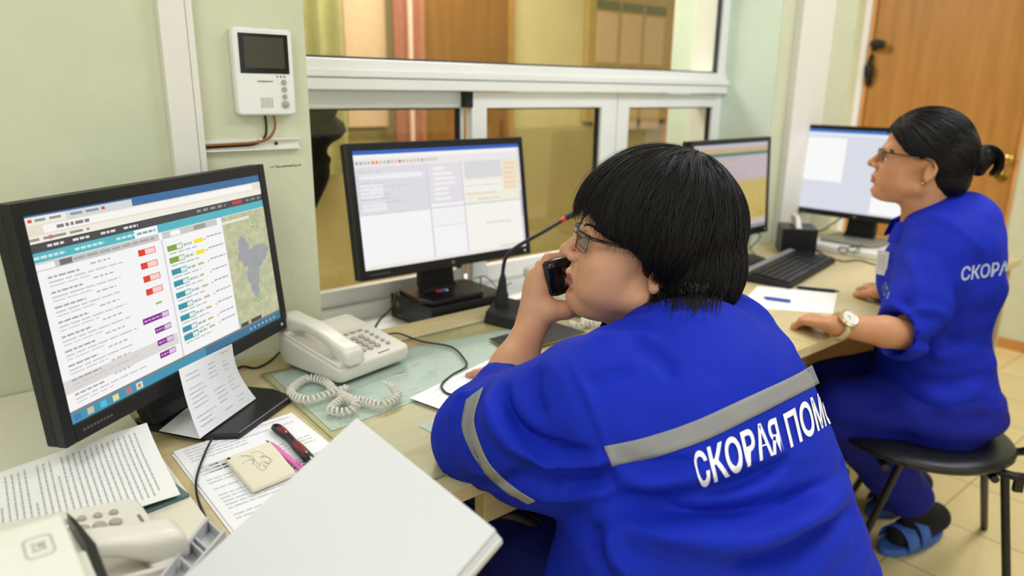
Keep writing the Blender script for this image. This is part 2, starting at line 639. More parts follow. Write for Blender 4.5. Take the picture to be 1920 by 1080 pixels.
def curtain(name, x0, x1, y, z0, z1, m, label, n=9, amp=.025):
    mb = MB()
    K = n * 8
    V = []
    for z in (z0, (z0 + z1) / 2, z1):
        for i in range(K + 1):
            t = i / K
            V.append((x0 + (x1 - x0) * t, y + amp * math.sin(t * n * 2 * math.pi), z))
    nn = K + 1
    V += [(a, b + .006, c) for a, b, c in V]
    Fs = []
    for j in range(2):
        for i in range(K):
            a = j * nn + i
            Fs.append((a, a + 1, a + nn + 1, a + nn))
            Fs.append((3 * nn + a, 3 * nn + a + nn, 3 * nn + a + nn + 1, 3 * nn + a + 1))
    mb.add(V, Fs)
    return tag(mb.build(name, m, smooth=True), label, 'curtain')


curtain('curtain', 1.30, 1.72, HY - .12, .9, 2.3, mat('olive_cloth', (166, 160, 104), 0.9, noise=0.1), 'olive green curtain seen through the window beside the pier', 4)
tag(MB().bx(1.75, 1.985, HY - .07, HY - .035, 1.12, 2.1).build('pinboard', mat('pink_panel', (200, 168, 132), 0.7, noise=0.05), bevel=.004), 'pale pink board on the hall wall beside a red curtain', 'board')
curtain('curtain', 1.99, 2.17, HY - .13, .95, 2.3, mat('red_cloth', (176, 116, 90), 0.9, noise=0.1), 'reddish curtain in the hall behind a pale pole', 3, .018)
tag(MB().tube([(2.045, HY - .2, 0), (2.045, HY - .2, 2.3)], .012, 12).build('floor_pole', mat('pink_white_paint', (232, 196, 176), 0.4, noise=0.03), smooth=True), 'thin pale pink pole standing before the red curtain', 'pole')
nb = thing('notice_board', 'wooden notice board with rows of framed sheets in the hall', 'notice board', (3.87, HY - .04, 1.6))
MB().bx(3.46, 4.27, HY - .05, HY - .008, 1.12, 2.15).build('board', mat('board_wood', (176, 144, 78), 0.6, noise=0.1), nb, w=True)
for r_ in range(2):
    for c_ in range(3):
        x0 = 3.53 + c_ * .235
        z1 = 1.85 - r_ * .43
        MB().bx(x0, x0 + .19, HY - .058, HY - .051, z1 - .36, z1 - .05).build('sheet', mat('pinkish_sheet', (206, 172, 128), 0.7, noise=0.04), nb, w=True)
        MB().bx(x0 - .01, x0 + .2, HY - .058, HY - .051, z1 - .03, z1 + .02).build('header', mat('green_header', (92, 96, 58), 0.6, noise=0.04), nb, w=True)
tag(MB().bx(4.28, 4.34, HY - .06, HY - .005, 0, 2.3).build('wooden_post', M_orange), 'orange brown wooden post at the hall corner', 'post')
ct = MB()
ct.tube(spline([(.93, 2.02, 1.36), (.94, 2.0, 1.27), (.96, 2.0, 1.2), (.92, 2.0, 1.13), (.93, 2.0, 1.06), (.9, 2.0, .98), (.885, 2.0, .93)], 5),
        [.03, .03, .035, .04, .042, .05, .062, .07, .05, .075, .085, .07, .05, .045, .05, .06, .068, .066, .055, .05, .045, .04, .036, .033, .03, .028, .022, .018, .014, .01, .006], 9, flat=.6)
hc = thing('hanging_cloth', 'black cloth hanging behind the sliding glass next to the pier', 'cloth', (.91, 2.0, 1.36))
(ct.build('cloth', mat('black_cloth', (14, 14, 13), 0.95, noise=0.1), hc, w=True, smooth=True, sm_angle=25))
MB().tube([(.91, 2.02, 1.36), (.91, 2.02, 2.7)], .006, 8).build('cord', M_cable, hc, w=True)

# ------------------------------------------------------------------ intercom, open cable channel
ic = thing('video_intercom', 'white wall intercom with dark screen and round grey buttons', 'intercom', (.579, YP, 1.339))
T = Matrix.Translation((.579, YP - .0005, 1.339)) @ Matrix.Rotation(math.pi / 2, 4, 'X')
MB().prism(rrect(.119, .165, .009), 0, .022, T).build('case', M_white, ic, w=True, bevel=.004, smooth=True)
T2 = Matrix.Translation((.579, YP - .023, 1.339)) @ Matrix.Rotation(math.pi / 2, 4, 'X')
MB().prism([(-.049, -.002), (.049, -.002), (.049, .072), (-.049, .072)], -.002, .0008, T2).build('screen_surround', M_blackgloss, ic, w=True)
MB().prism([(-.04, .008), (.04, .008), (.04, .066), (-.04, .066)], .0008, .0014, T2).build('screen', mat('dark_display', (62, 60, 44), 0.25, noise=0.03), ic, w=True)
for k, (bx_, bz, br_) in enumerate(((.036, -.018, .0052), (.036, -.032, .0052), (.036, -.046, .0048), (.0365, -.061, .0076))):
    MB().lathe([(br_, 0), (br_, .002), (br_ * .8, .0032), (0, .0034)], 16, T2 @ Matrix.Translation((bx_, bz, 0))).build('button', M_phonekey, ic, w=True, smooth=True)
for k, cc in enumerate(((206, 60, 50), (90, 90, 84), (90, 90, 84))):
    MB().lathe([(.0018, 0), (.0018, .0006), (0, .0008)], 10, T2 @ Matrix.Translation((.023 + k * .0075, -.0075, 0))).build('indicator_light', mat('indicator', cc, .4, noise=.02), ic, w=True)
sp = MB()
for i in range(6):
    sp.prism([(-.013 + i * .0044, -.068), (-.0115 + i * .0044, -.068), (-.0115 + i * .0044, -.048), (-.013 + i * .0044, -.048)], -.001, .0003, T2)
sp.build('speaker_slots', mat('slot_grey', (176, 172, 160), .6, noise=.02), ic, w=True)
lg = MB()
for i in range(7):
    lg.prism([(-.017 + i * .0045, -.0185), (-.0135 + i * .0045, -.0185), (-.0135 + i * .0045, -.0155), (-.017 + i * .0045, -.0155)], 0, .0003, T2, 0 if i not in (2, 3) else 1)
lg.build('logo', [mat('logo_grey', (150, 148, 140), .5, noise=.02), mat('logo_red', (196, 90, 70), .5, noise=.02)], ic, w=True)

cc_ = thing('cable_channel', 'open white cable channel on the wall under the intercom', 'cable channel', (.55, YP, 1.2))
ch = MB()
ch.bx(.4535, .647, YP - .004, YP - .0004, 1.19, 1.21).bx(.4535, .647, YP - .012, YP - .0004, 1.188, 1.1915)
ch.bx(.56, .647, YP - .012, YP - .0004, 1.2075, 1.211)
ch.build('channel', M_duct, cc_, w=True)
MB().lathe([(.0035, 0), (.0035, .003), (0, .0035)], 12, Matrix.Translation((.597, YP - .004, 1.2)) @ Matrix.Rotation(math.pi / 2, 4, 'X')).build('screw', M_black, cc_, w=True)
for (nm, cc, dx, z, dy, label) in (('intercom_cable', (30, 28, 24), .0, 1.2, .0, 'black cable running from the intercom into the channel'),
                                   ('intercom_cable', (140, 84, 34), .018, 1.204, .005, 'brown cable curving from the intercom into the channel')):
    c_ = MB()
    c_.tube(spline([(.575 + dx, YP - .012, 1.263), (.577 + dx * .9, YP - .011 - dy, 1.235), (.572 + dx * .5, YP - .010 - dy, 1.213), (.55 + dx * .3, YP - .0085 - dy, z), (.51, YP - .0085 - dy, z - .002), (.4545, YP - .0085 - dy, z - .003)], 6), .0026, 8)
    tag(c_.build(nm, mat('cable_sheath', cc, .5, noise=.2), smooth=True), label, 'cable')
mk = MB()
for i in range(26):
    x = .585 + i * .0026 + rnd.uniform(-.002, .002)
    mk.box((x, YP - .0003, 1.152 + rnd.uniform(-.0018, .0018)), (rnd.uniform(.003, .008), .0006, rnd.uniform(.0008, .0022)))
struct(mk.build('trim_scuff', mat('wall_scuff', (150, 146, 112), .9, noise=.2)))
# ================================================================== FURNITURE
dk = thing('desk', 'long beech worktop along the window under the left and middle monitors', 'desk', (.9, 1.12, 0))
MB().bx(.236, 1.558, .766, 1.474, .725, .75).build('worktop', M_desk, dk, w=True, bevel=.002)
MB().bx(1.534, 1.557, .79, 1.46, 0, .725).build('side_panel', M_deskedge, dk, w=True, bevel=.001)
MB().bx(.238, .26, .79, 1.46, 0, .725).build('side_panel', M_deskedge, dk, w=True, bevel=.001)
MB().bx(.26, 1.534, 1.2, 1.218, .25, .725).build('modesty_panel', M_brown, dk, w=True)
MB().bx(.60, 1.05, .775, .80, .665, .725).build('front_rail', M_deskedge, dk, w=True, bevel=.001)
dk2 = thing('desk', 'beech worktop beside the far pier carrying the black keyboard', 'desk', (2.3, 1.12, 0))
MB().bx(1.561, 3.02, .766, 1.474, .725, .75).build('worktop', M_desk, dk2, w=True, bevel=.002)
MB().bx(1.561, 1.584, .79, 1.46, 0, .725).build('side_panel', M_brown, dk2, w=True)
MB().bx(2.99, 3.015, .79, 1.46, 0, .725).build('side_panel', M_deskedge, dk2, w=True)
MB().bx(1.584, 2.99, 1.2, 1.218, .25, .725).build('modesty_panel', M_brown, dk2, w=True)
wt = thing('side_table', 'white side table at the far left holding the printed document', 'table', (-.2, 1.0, 0))
MB().bx(-.62, .226, .50, 1.474, .755, .78).build('tabletop', mat('white_laminate', (226, 222, 200), 0.4, noise=0.02), wt, w=True, bevel=.002)
for x, y in ((-.58, .55), (.18, .55), (-.58, 1.42), (.18, 1.42)):
    MB().bx(x - .02, x + .02, y - .02, y + .02, 0, .755).build('leg', M_duct, wt, w=True)


# ------------------------------------------------------------------ monitors
def monitor(label, screen_c, az, tilt, base_z, marks, cols, W=.51, H=.287, bez=(.017, .018, .017, .026), stand='plate', base_w=.24, base_d=.2,
            base_back=.03, glow=1.0, group=None, metal_base=False, base_c=(20, 20, 22), foot_dx=0.0):
    t = thing('computer_monitor', label, 'monitor', (screen_c[0], screen_c[1], base_z), math.radians(az - 270))
    h = screen_c[2] - base_z
    TT = Matrix.Translation((0, 0, h)) @ Matrix.Rotation(-math.radians(tilt), 4, 'X')
    l, tp, r_, bt = bez
    x0, x1, z0, z1 = -W / 2 - l, W / 2 + r_, -H / 2 - bt, H / 2 + tp
    b = MB()
    # bezel ring (proud of the screen) and shell
    for q in ((x0, -W / 2, z0, z1), (W / 2, x1, z0, z1), (-W / 2, W / 2, H / 2, z1), (-W / 2, W / 2, z0, -H / 2)):
        b.bx(q[0], q[1], -.004, .012, q[2], q[3])
    b.build('bezel', M_black, t, T=TT, bevel=.0015)
    s_ = MB()
    ft = [(x0, .012, z0), (x1, .012, z0), (x1, .012, z1), (x0, .012, z1)]
    md = [(x0, .03, z0), (x1, .03, z0), (x1, .03, z1), (x0, .03, z1)]
    bk = [(x0 * .62, .058, z0 * .72), (x1 * .62, .058, z0 * .72), (x1 * .62, .058, z1 * .72), (x0 * .62, .058, z1 * .72)]
    s_.add([Vector(p) for p in ft + md + bk], [(0, 1, 2, 3), (8, 11, 10, 9)] + [(i, 4 + i, 4 + (i + 1) % 4, (i + 1) % 4) for i in range(4)] + [(4 + i, 8 + i, 8 + (i + 1) % 4, 4 + (i + 1) % 4) for i in range(4)])
    s_.build('back_shell', M_blackmat, t, T=TT, bevel=.003)
    S = plane_map(TT @ Vector((-W / 2, -.0005, -H / 2)), TT @ Vector((W / 2, -.0005, -H / 2)), TT @ Vector((-W / 2, -.0005, H / 2)))
    mm = M_screen if glow == 1.0 else attr_mat('dim_screen', .35, emit=glow)
    printed('screen', S, marks, mm, base=cols, nx=2, ny=2, thick=.004, parent=t, w=False, lift=.0002, seg=1)
    bd = MB()
    bd.lathe([(.005, 0), (.005, .0006), (0, .0007)], 18, TT @ Matrix.Translation((0.0, -.0042, -H / 2 - bt * .5)) @ Matrix.Rotation(math.pi / 2, 4, 'X'))
    bd.build('badge', mat('badge_grey', (104, 104, 104), .4, noise=.02), t, smooth=True)
    pb = MB()
    pb.lathe([(.0032, 0), (.0032, .0008), (0, .001)], 12, TT @ Matrix.Translation((W / 2 + r_ - .022, -.0042, -H / 2 - bt * .5)) @ Matrix.Rotation(math.pi / 2, 4, 'X'))
    pb.build('power_light', mat('power_grey', (206, 204, 198), .4, noise=.02), t, smooth=True)
    mk_ = MB()
    for i in range(9):
        mk_.box((-W / 2 + .015 + i * .006, -.0041, -H / 2 - bt * .5), (.0042, .0004, .0035))
    mk_.build('lettering', mat('badge_letter', (86, 86, 86), .5, noise=.02), t, T=TT)
    # stand: slanted neck and foot
    nk = MB()
    pth = [(0, .052, h - .02), (0, .06, h - .10), (0, .066, .10 if h > .2 else .06), (0, .06, .03), (0, .045, .012)]
    V = []
    for k, (x, y, z) in enumerate(pth):
        wd_ = .045 + .012 * k / 4
        for sx, sy in ((-1, -1), (1, -1), (1, 1), (-1, 1)):
            V.append((sx * wd_, y + sy * .014, z))
    nk.add(V, [(3, 2, 1, 0), (16, 17, 18, 19)] + [(k * 4 + i, k * 4 + (i + 1) % 4, k * 4 + 4 + (i + 1) % 4, k * 4 + 4 + i) for k in range(4) for i in range(4)])
    nk.build('stand_neck', M_blackmat, t, bevel=.004)
    ft_ = MB()
    bw, bd_ = base_w / 2, base_d
    y0 = base_back - .02
    fx = foot_dx
    ft_.prism([(x_ + fx, y_) for x_, y_ in [(-bw * .8, y0 - bd_ * .62), (bw * .8, y0 - bd_ * .62), (bw, y0 - bd_ * .35), (bw * .9, y0 + bd_ * .45), (-bw * .9, y0 + bd_ * .45), (-bw, y0 - bd_ * .35)]], 0.0002, .013)
    ft_.build('foot', mat('monitor_foot', base_c, .35, noise=.03), t, bevel=.003)
    return t


def left_screen():
    r = random.Random(3)
    m = []
    W_ = (252, 252, 250)
    m.append((0, .955, 1, 1, (58, 108, 160)))
    m.append((0, .955, .36, .992, (214, 220, 224), 1))
    m.append((.005, .955, .125, .99, (244, 240, 234), 2))
    m.append((.01, .967, .022, .982, (222, 70, 50), 3))
    m.append((.245, .967, .257, .982, (222, 80, 50), 3))
    m += [q + (3,) for q in scribble(.03, .968, .11, .98, (150, 150, 150), r)]
    m += [q + (3,) for q in scribble(.14, .968, .235, .98, (140, 150, 160), r)]
    m.append((0, .905, 1, .955, (236, 226, 208), 1))
    m.append((.05, .912, .95, .948, (252, 250, 246), 2))
    m += [q + (3,) for q in scribble(.09, .922, .2, .938, (130, 130, 130), r, .01, .03, .005)]
    m.append((0, .872, 1, .905, (246, 240, 228), 1))
    m.append((.06, .88, .072, .898, (226, 70, 40), 2))
    m += [q + (3,) for q in scribble(.0, .883, .19, .895, (150, 146, 140), r)]
    m.append((0, .83, 1, .872, (70, 68, 74), 1))
    for a in (.05, .13, .225, .31):
        m += [q + (2,) for q in scribble(a, .846, a + .055, .858, (226, 226, 226), r, .01, .02, .004)]
    m += [q + (2,) for q in scribble(.63, .845, .78, .86, (150, 150, 150), r, .01, .03)]
    m.append((.82, .842, .875, .864, (206, 62, 48), 2))
    m += [q + (2,) for q in scribble(.9, .845, .99, .858, (140, 140, 140), r, .01, .03)]
    m.append((0, .785, 1, .83, (84, 184, 196), 1))
    for a in (.0, .13, .275):
        m += [q + (2,) for q in scribble(a, .80, a + .1, .813, (206, 236, 240), r, .012, .02, .004)]
    m.append((.345, .785, .44, .828, W_, 2))
    m += [q + (3,) for q in scribble(.355, .8, .43, .812, (120, 170, 180), r, .01, .02, .004)]
    m.append((0, .745, .44, .782, (206, 204, 202), 1))
    m.append((.0, .75, .06, .777, (250, 250, 250), 2))
    m.append((.075, .75, .115, .777, (110, 110, 110), 2))
    m += [q + (2,) for q in scribble(.12, .757, .42, .77, (170, 168, 166), r, .02, .04, .006)]
    m.append((.455, .745, .72, .782, (206, 204, 202), 1))
    m.append((.49, .75, .535, .777, (252, 252, 252), 2))
    m.append((.60, .75, .66, .777, (160, 158, 156), 2))
    # first column: calls
    y = .715
    k = 0
    tags = ['r', 'r', 'r', 'r', None, 'p', 'p', 'p', 'p']
    m.append((0.0, .148, .44, .212, (226, 220, 216), 1))
    for tg in tags:
        m += [q + (2,) for q in scribble(.03, y - .012, .13, y - .003, (168, 168, 172), r, .01, .025, .004)]
        m += [q + (2,) for q in scribble(.17, y + .002, .24, y + .01, (186,186,186), r, .01, .02, .006)]
        m += [q + (2,) for q in scribble(.03, y - .034, .25 + r.uniform(0, .04), y - .026, (206, 206, 206), r, .02, .05, .006)]
        m += [q + (2,) for q in scribble(.03, y - .052, .16, y - .045, (214, 214, 214), r, .02, .05, .006)]
        if tg == 'r':
            m.append((.345, y - .028, .415, y + .006, (226, 58, 40), 2))
            m.append((.372, y - .025, .412, y + .003, (250, 214, 206), 3))
        elif tg == 'p':
            w_ = .07 if k else .11
            m.append((.42 - w_, y - .03, .42, y + .002, (134, 34, 144), 2))
            m.append((.39, y - .026, .418, y - .002, (226, 200, 232), 3))
            m += [q + (3,) for q in scribble(.425 - w_, y - .018, .385, y - .010, (222, 180, 226), r, .006, .014, .004)]
            k = 1
        else:
            m += [q + (2,) for q in scribble(.375, y - .02, .4, y - .008, (160, 190, 120), r)]
        y -= .072
    # second column: brigades
    m.append((.445, .06, .452, .745, (220, 216, 220), 1))
    y = .70
    for i in range(9):
        c = (132, 164, 66) if i < 2 else (44, 150, 168)
        m.append((.465, y - .032, .535, y, c, 2))
        m.append((.507, y - .028, .532, y - .004, (232, 240, 236), 3))
        m += [q + (2,) for q in scribble(.54, y - .024, .58, y - .010, (170, 190, 180), r, .01, .02, .004)]
        if i < 2:
            m.append((.59, y - .028, .635, y - .004, (246, 232, 40), 2))
        else:
            m += [q + (2,) for q in scribble(.59, y - .022, .62, y - .010, (196, 186, 120), r)]
        m.append((.642, y - .02, .647, y - .012, (206, 90, 70), 2))
        m += [q + (2,) for q in scribble(.655, y - .012, .735, y - .004, (164, 164, 166), r, .01, .02, .004)]
        m += [q + (2,) for q in scribble(.47, y - .05, .60, y - .043, (186, 186, 186), r, .02, .04, .006)]
        y -= .068 if i < 7 else .05
    # map
    m.append((.745, .055, 1, .782, (196, 194, 150), 1))
    nx, ny = 22, 44
    g = [[r.random() for _ in range(nx + 2)] for _ in range(ny + 2)]
    for j in range(ny):
        for i in range(nx):
            v = (g[j][i] + g[j][i + 1] + g[j + 1][i] + g[j + 1][i + 1]) / 4
            a = max(0, min(1, (v - .3) / .4))
            c = tuple(int(p + (q - p) * a) for p, q in zip((180, 188, 150), (208, 202, 164)))
            u0, v0 = .745 + .255 * i / nx, .055 + .727 * j / ny
            uc, vc = (u0 - .875) / .085, (v0 - .44) / .19
            rad = math.hypot(uc, vc)
            if rad < .8 + .35 * math.sin(3.1 * math.atan2(vc, uc) + .6) + .12 * math.sin(7 * math.atan2(vc, uc)):
                c = tuple(int(.3 * p + .7 * q) for p, q in zip(c, (146, 150, 172)))
            m.append((u0, v0, u0 + .255 / nx, v0 + .727 / ny, c, 2))
    for i in range(14):
        u0, v0 = (r.uniform(.89, .95), r.uniform(.65, .74)) if i < 6 else (r.uniform(.85, .9), r.uniform(.13, .2)) if i < 10 else (.88 + r.uniform(-.01, .01), .4)
        m.append((u0, v0, u0 + .008, v0 + .012, (126, 190, 84), 3))
    m.append((.755, .06, .80, .085, (70, 74, 66), 3))
    m.append((.815, .06, .88, .085, (70, 74, 66), 3))
    m.append((.745, .735, .90, .752, (236, 234, 214), 3))
    m.append((0, .05, 1, .062, (130, 128, 128), 3))
    m.append((0, 0, 1, .05, (64, 148, 178), 3))
    m.append((.55, 0, 1, .05, (56, 112, 146), 4))
    for a, c in ((.012, (60, 120, 190)), (.055, (210, 190, 160)), (.10, (80, 190, 220)), (.145, (230, 220, 150)), (.195, (190, 120, 110)), (.235, (210, 140, 60))):
        m.append((a, .008, a + .026, .044, (206, 226, 230), 4) if a == .235 else (a, .01, a + .022, .042, c, 4))
        m.append((a + .006, .016, a + .018, .036, c, 5))
    for a in range(7):
        m.append((.80 + a * .025, .018, .81 + a * .025, .034, (150, 186, 206), 5))
    return m


def mid_screen():
    r = random.Random(5)
    m = []
    m.append((0, .965, 1, 1, (44, 96, 196)))
    m.append((0, .93, 1, .965, (250, 248, 244), 1))
    m.append((0, .86, 1, .93, (240, 236, 236), 1))
    x = .01
    for i in range(22):
        c = r.choice([(190, 200, 190), (222, 200, 170), (170, 170, 190), (200, 196, 196)])
        if i in (4, 5):
            c = (240, 140, 70)
        if i == 11:
            c = (230, 84, 70)
        m.append((x, .885, x + .014, .91, c, 2))
        x += .021
    m.append((0, .475, .40, .86, (226, 224, 232), 1))
    for i in range(10):
        v = .82 - i * .033
        m += [q + (2,) for q in scribble(.01, v, r.uniform(.12, .3), v + .008, (200, 198, 206), r)]
    m.append((.02, .755, .37, .80, (244, 242, 246), 2))
    for q in ((.02, .6, .14, .72), (.02, .49, .15, .57)):
        m.append((*q, (240, 238, 242), 2))
    m.append((.405, .50, .61, .86, (230, 226, 232), 1))
    for i in range(7):
        m.append((.43, .80 - i * .045, .43 + r.uniform(.06, .14), .825 - i * .045, (246, 244, 246), 2))
    m.append((.62, .46, .99, .86, (244, 240, 226), 1))
    m.append((.625, .70, .87, .86, (222, 220, 224), 2))
    m.append((.875, .58, .985, .86, (246, 230, 206), 2))
    for i in range(6):
        m.append((.88, .81 - i * .045, .96, .83 - i * .045, (244, 214, 186), 3))
    m.append((.62, .555, .82, .563, (236, 202, 132), 3))
    m.append((.625, .575, .86, .68, (248, 246, 236), 2))
    m += [q + (3,) for q in scribble(.63, .63, .85, .637, (214, 208, 196), r)]
    m += [q + (3,) for q in scribble(.70, .50, .84, .51, (206, 200, 190), r)]
    m.append((0, .462, .99, .472, (206, 204, 212), 2))
    m.append((.395, 0.03, .403, .86, (214, 210, 220), 2))
    m.append((.605, 0.03, .613, .86, (216, 212, 216), 2))
    m.append((.615, .03, .985, .455, (250, 248, 240), 1))
    m.append((.74, .26, .91, .285, (232, 230, 222), 2))
    m.append((.405, .31, .605, .455, (246, 246, 246), 1))
    m.append((.405, .295, .605, .303, (222, 220, 226), 2))
    m.append((.985, 0, 1, .965, (226, 222, 230), 2))
    m.append((.985, .3, 1, .55, (196, 192, 206), 3))
    m.append((0, 0, 1, .03, (244, 238, 232), 2))
    m.append((.82, .02, .985, .05, (234, 228, 222), 3))
    return m


def far_screen():
    r = random.Random(8)
    m = [(0, .95, 1, 1, (196, 190, 200)), (0, .90, 1, .95, (206, 178, 120)), (0, .86, 1, .90, (84, 132, 116)),
         (0, .56, 1, .86, (198, 184, 190)), (0, .11, 1, .6, (202, 178, 92)), (0, .0, 1, .11, (204, 190, 186)), (0, .0, 1, .04, (150, 150, 152), 1)]
    for i in range(30):
        u, v = r.uniform(.05, .9), r.uniform(.14, .52)
        m.append((u, v, u + r.uniform(.02, .08), v + r.uniform(.02, .05), r.choice([(190, 172, 96), (206, 186, 104), (186, 166, 80)]), 1))
    for i in range(9):
        m += [q + (1,) for q in scribble(.03, .83 - i * .03, r.uniform(.3, .8), .838 - i * .03, (178, 164, 172), r)]
    m += [q + (1,) for q in scribble(.1, .77, .5, .79, (206, 190, 110), r)]
    return m


SL = monitor('widescreen monitor showing a map and colour tagged lists, nearest the camera', (.3214, 1.2339, 1.0048), 305.07, 5.0, .75, left_screen(), (250, 249, 250),
             base_w=.2, base_d=.19, base_back=.02, foot_dx=.035, bez=(.018, .019, .018, .026))
SM = monitor('widescreen monitor with a white form window standing before the sliding window', (1.0754, 1.5511, 1.0252), 269.4, 8.3, .77, mid_screen(), (250, 249, 250),
             bez=(.016, .018, .014, .024), base_w=.2, base_d=.15, base_back=.06)
S3 = monitor('monitor with a dim yellow and lilac page, behind the seated woman\'s head', (2.135, 1.40, 1.0), 272, 4, .75, far_screen(), (198, 184, 190), W=.452, H=.296,
             bez=(.016, .016, .016, .026), base_w=.24, base_d=.18, glow=.8)
m4 = [(0, .965, 1, 1, (60, 120, 200)), (0, .93, 1, .965, (232, 240, 250), 1), (0, .36, .36, .90, (254, 254, 254), 1), (.59, .0, 1, .22, (254, 254, 254), 1), (0, 0, 1, .025, (214, 216, 230), 1)]
S4 = monitor('monitor facing the second woman, pale lavender screen with white panels', (2.70, 1.228, 1.032), 181, 3, .775, m4, (222, 224, 236), W=.51, H=.30,
             bez=(.014, .016, .014, .022), base_w=.22, base_d=.16, base_c=(150, 148, 138), base_back=.05)
# white sheet pile carrying that monitor
wp = MB().bx(2.56, 2.83, 1.03, 1.36, .751, .773)
tag(wp.build('paper_pile', mat('paper_white', (232, 230, 220), .8, noise=.02), bevel=.003), 'white paper pile under the foot of the lavender monitor', 'papers')

# ------------------------------------------------------------------ small computer under the middle monitor
pc = thing('desktop_computer', 'small flat black computer under the middle monitor', 'computer', (1.10, 1.585, .70))
MB().bx(.978, 1.235, 1.485, 1.69, .7005, .769).build('case', M_black, pc, w=True, bevel=.003)
MB().lathe([(.003, 0), (.003, .001), (0, .0012)], 12, Matrix.Translation((.978, 1.64, .713)) @ Matrix.Rotation(-math.pi / 2, 4, 'Y')).build('power_light', mat('orange_led', (226, 96, 50), .4, noise=.02), pc, w=True)
MB().bx(.9772, .9782, 1.645, 1.657, .735, .753).build('sticker', mat('gold_sticker', (120, 100, 40), .4, noise=.1), pc, w=True)
p_ = on_z(828, 553, .7705)
er = thing('box', 'small red, white and blue box on the black computer', 'box', (p_.x, p_.y, .7695), math.radians(-12))
MB().box((0, 0, .0075), (.034, .018, .015), None).build('box_body', mat('box_white', (222, 220, 214), .6, noise=.03), er, bevel=.001)
MB().bx(-.0175, -.001, -.0094, .0094, .0003, .0154).build('red_band', mat('box_red', (214, 64, 52), .5, noise=.03), er)
MB().bx(-.001, .011, -.0094, .0094, .0098, .0154).build('blue_band', mat('box_blue', (70, 110, 190), .5, noise=.03), er)

# ------------------------------------------------------------------ gooseneck microphone
mc = thing('gooseneck_microphone', 'black desk microphone with a bent gooseneck and red tip ring', 'microphone', (1.115, 1.35, .75))
bb = MB()
a0, a1, a2, a3 = on_z(905, 603, .755), on_z(985, 622, .755), on_z(1003, 583, .765), on_z(930, 570, .765)
cx = (a0 + a1 + a2 + a3) / 4
B_ = [Vector((p.x, p.y, .7505)) for p in (a0, a1, a2, a3)]
T_ = [Vector((p.x, p.y, 0)).lerp(Vector((cx.x, cx.y, 0)), .12) + Vector((0, 0, z)) for p, z in zip((a0, a1, a2, a3), (.783, .776, .788, .795))]
bb.hull8(T_, B_)
bb.build('base', M_blackmat, mc, w=True, bevel=.005, smooth=True)
q0 = Vector((cx.x - .012, cx.y + .02, .785))
yq = q0.y
nk = [q0, q0 + Vector((0, 0, .03))]
pts = [on_y(941, 548, yq), on_y(944, 500, yq - .002), on_y(952, 478, yq - .01), on_y(972, 461, yq - .02), on_y(1020, 434, yq - .05), on_y(1055, 413, yq - .07)]
socket = MB().tube([pts[0] + Vector((0, 0, -.045)), pts[0] + Vector((0, 0, -.02)), pts[0] + Vector((0, 0, .0)), pts[1].lerp(pts[0], .5), pts[1].lerp(pts[0], .3)], [.018, .018, .014, .009, .006], 14)
socket.build('socket', M_blackmat, mc, w=True, smooth=True)
MB().tube(spline(pts, 8), .0048, 10).build('gooseneck', M_black, mc, w=True, smooth=True)
e = pts[-1]
d_ = (pts[-1] - pts[-2]).normalized()
MB().tube([e - d_ * .004, e + d_ * .008], .0066, 14).build('light_ring', mat('red_ring', (206, 44, 40), .35, noise=.02), mc, w=True, smooth=True)
MB().tube([e + d_ * .008, e + d_ * .012, e + d_ * .05, e + d_ * .056], [.006, .0075, .0075, .004], 14).build('microphone_head', M_blackmat, mc, w=True, smooth=True)


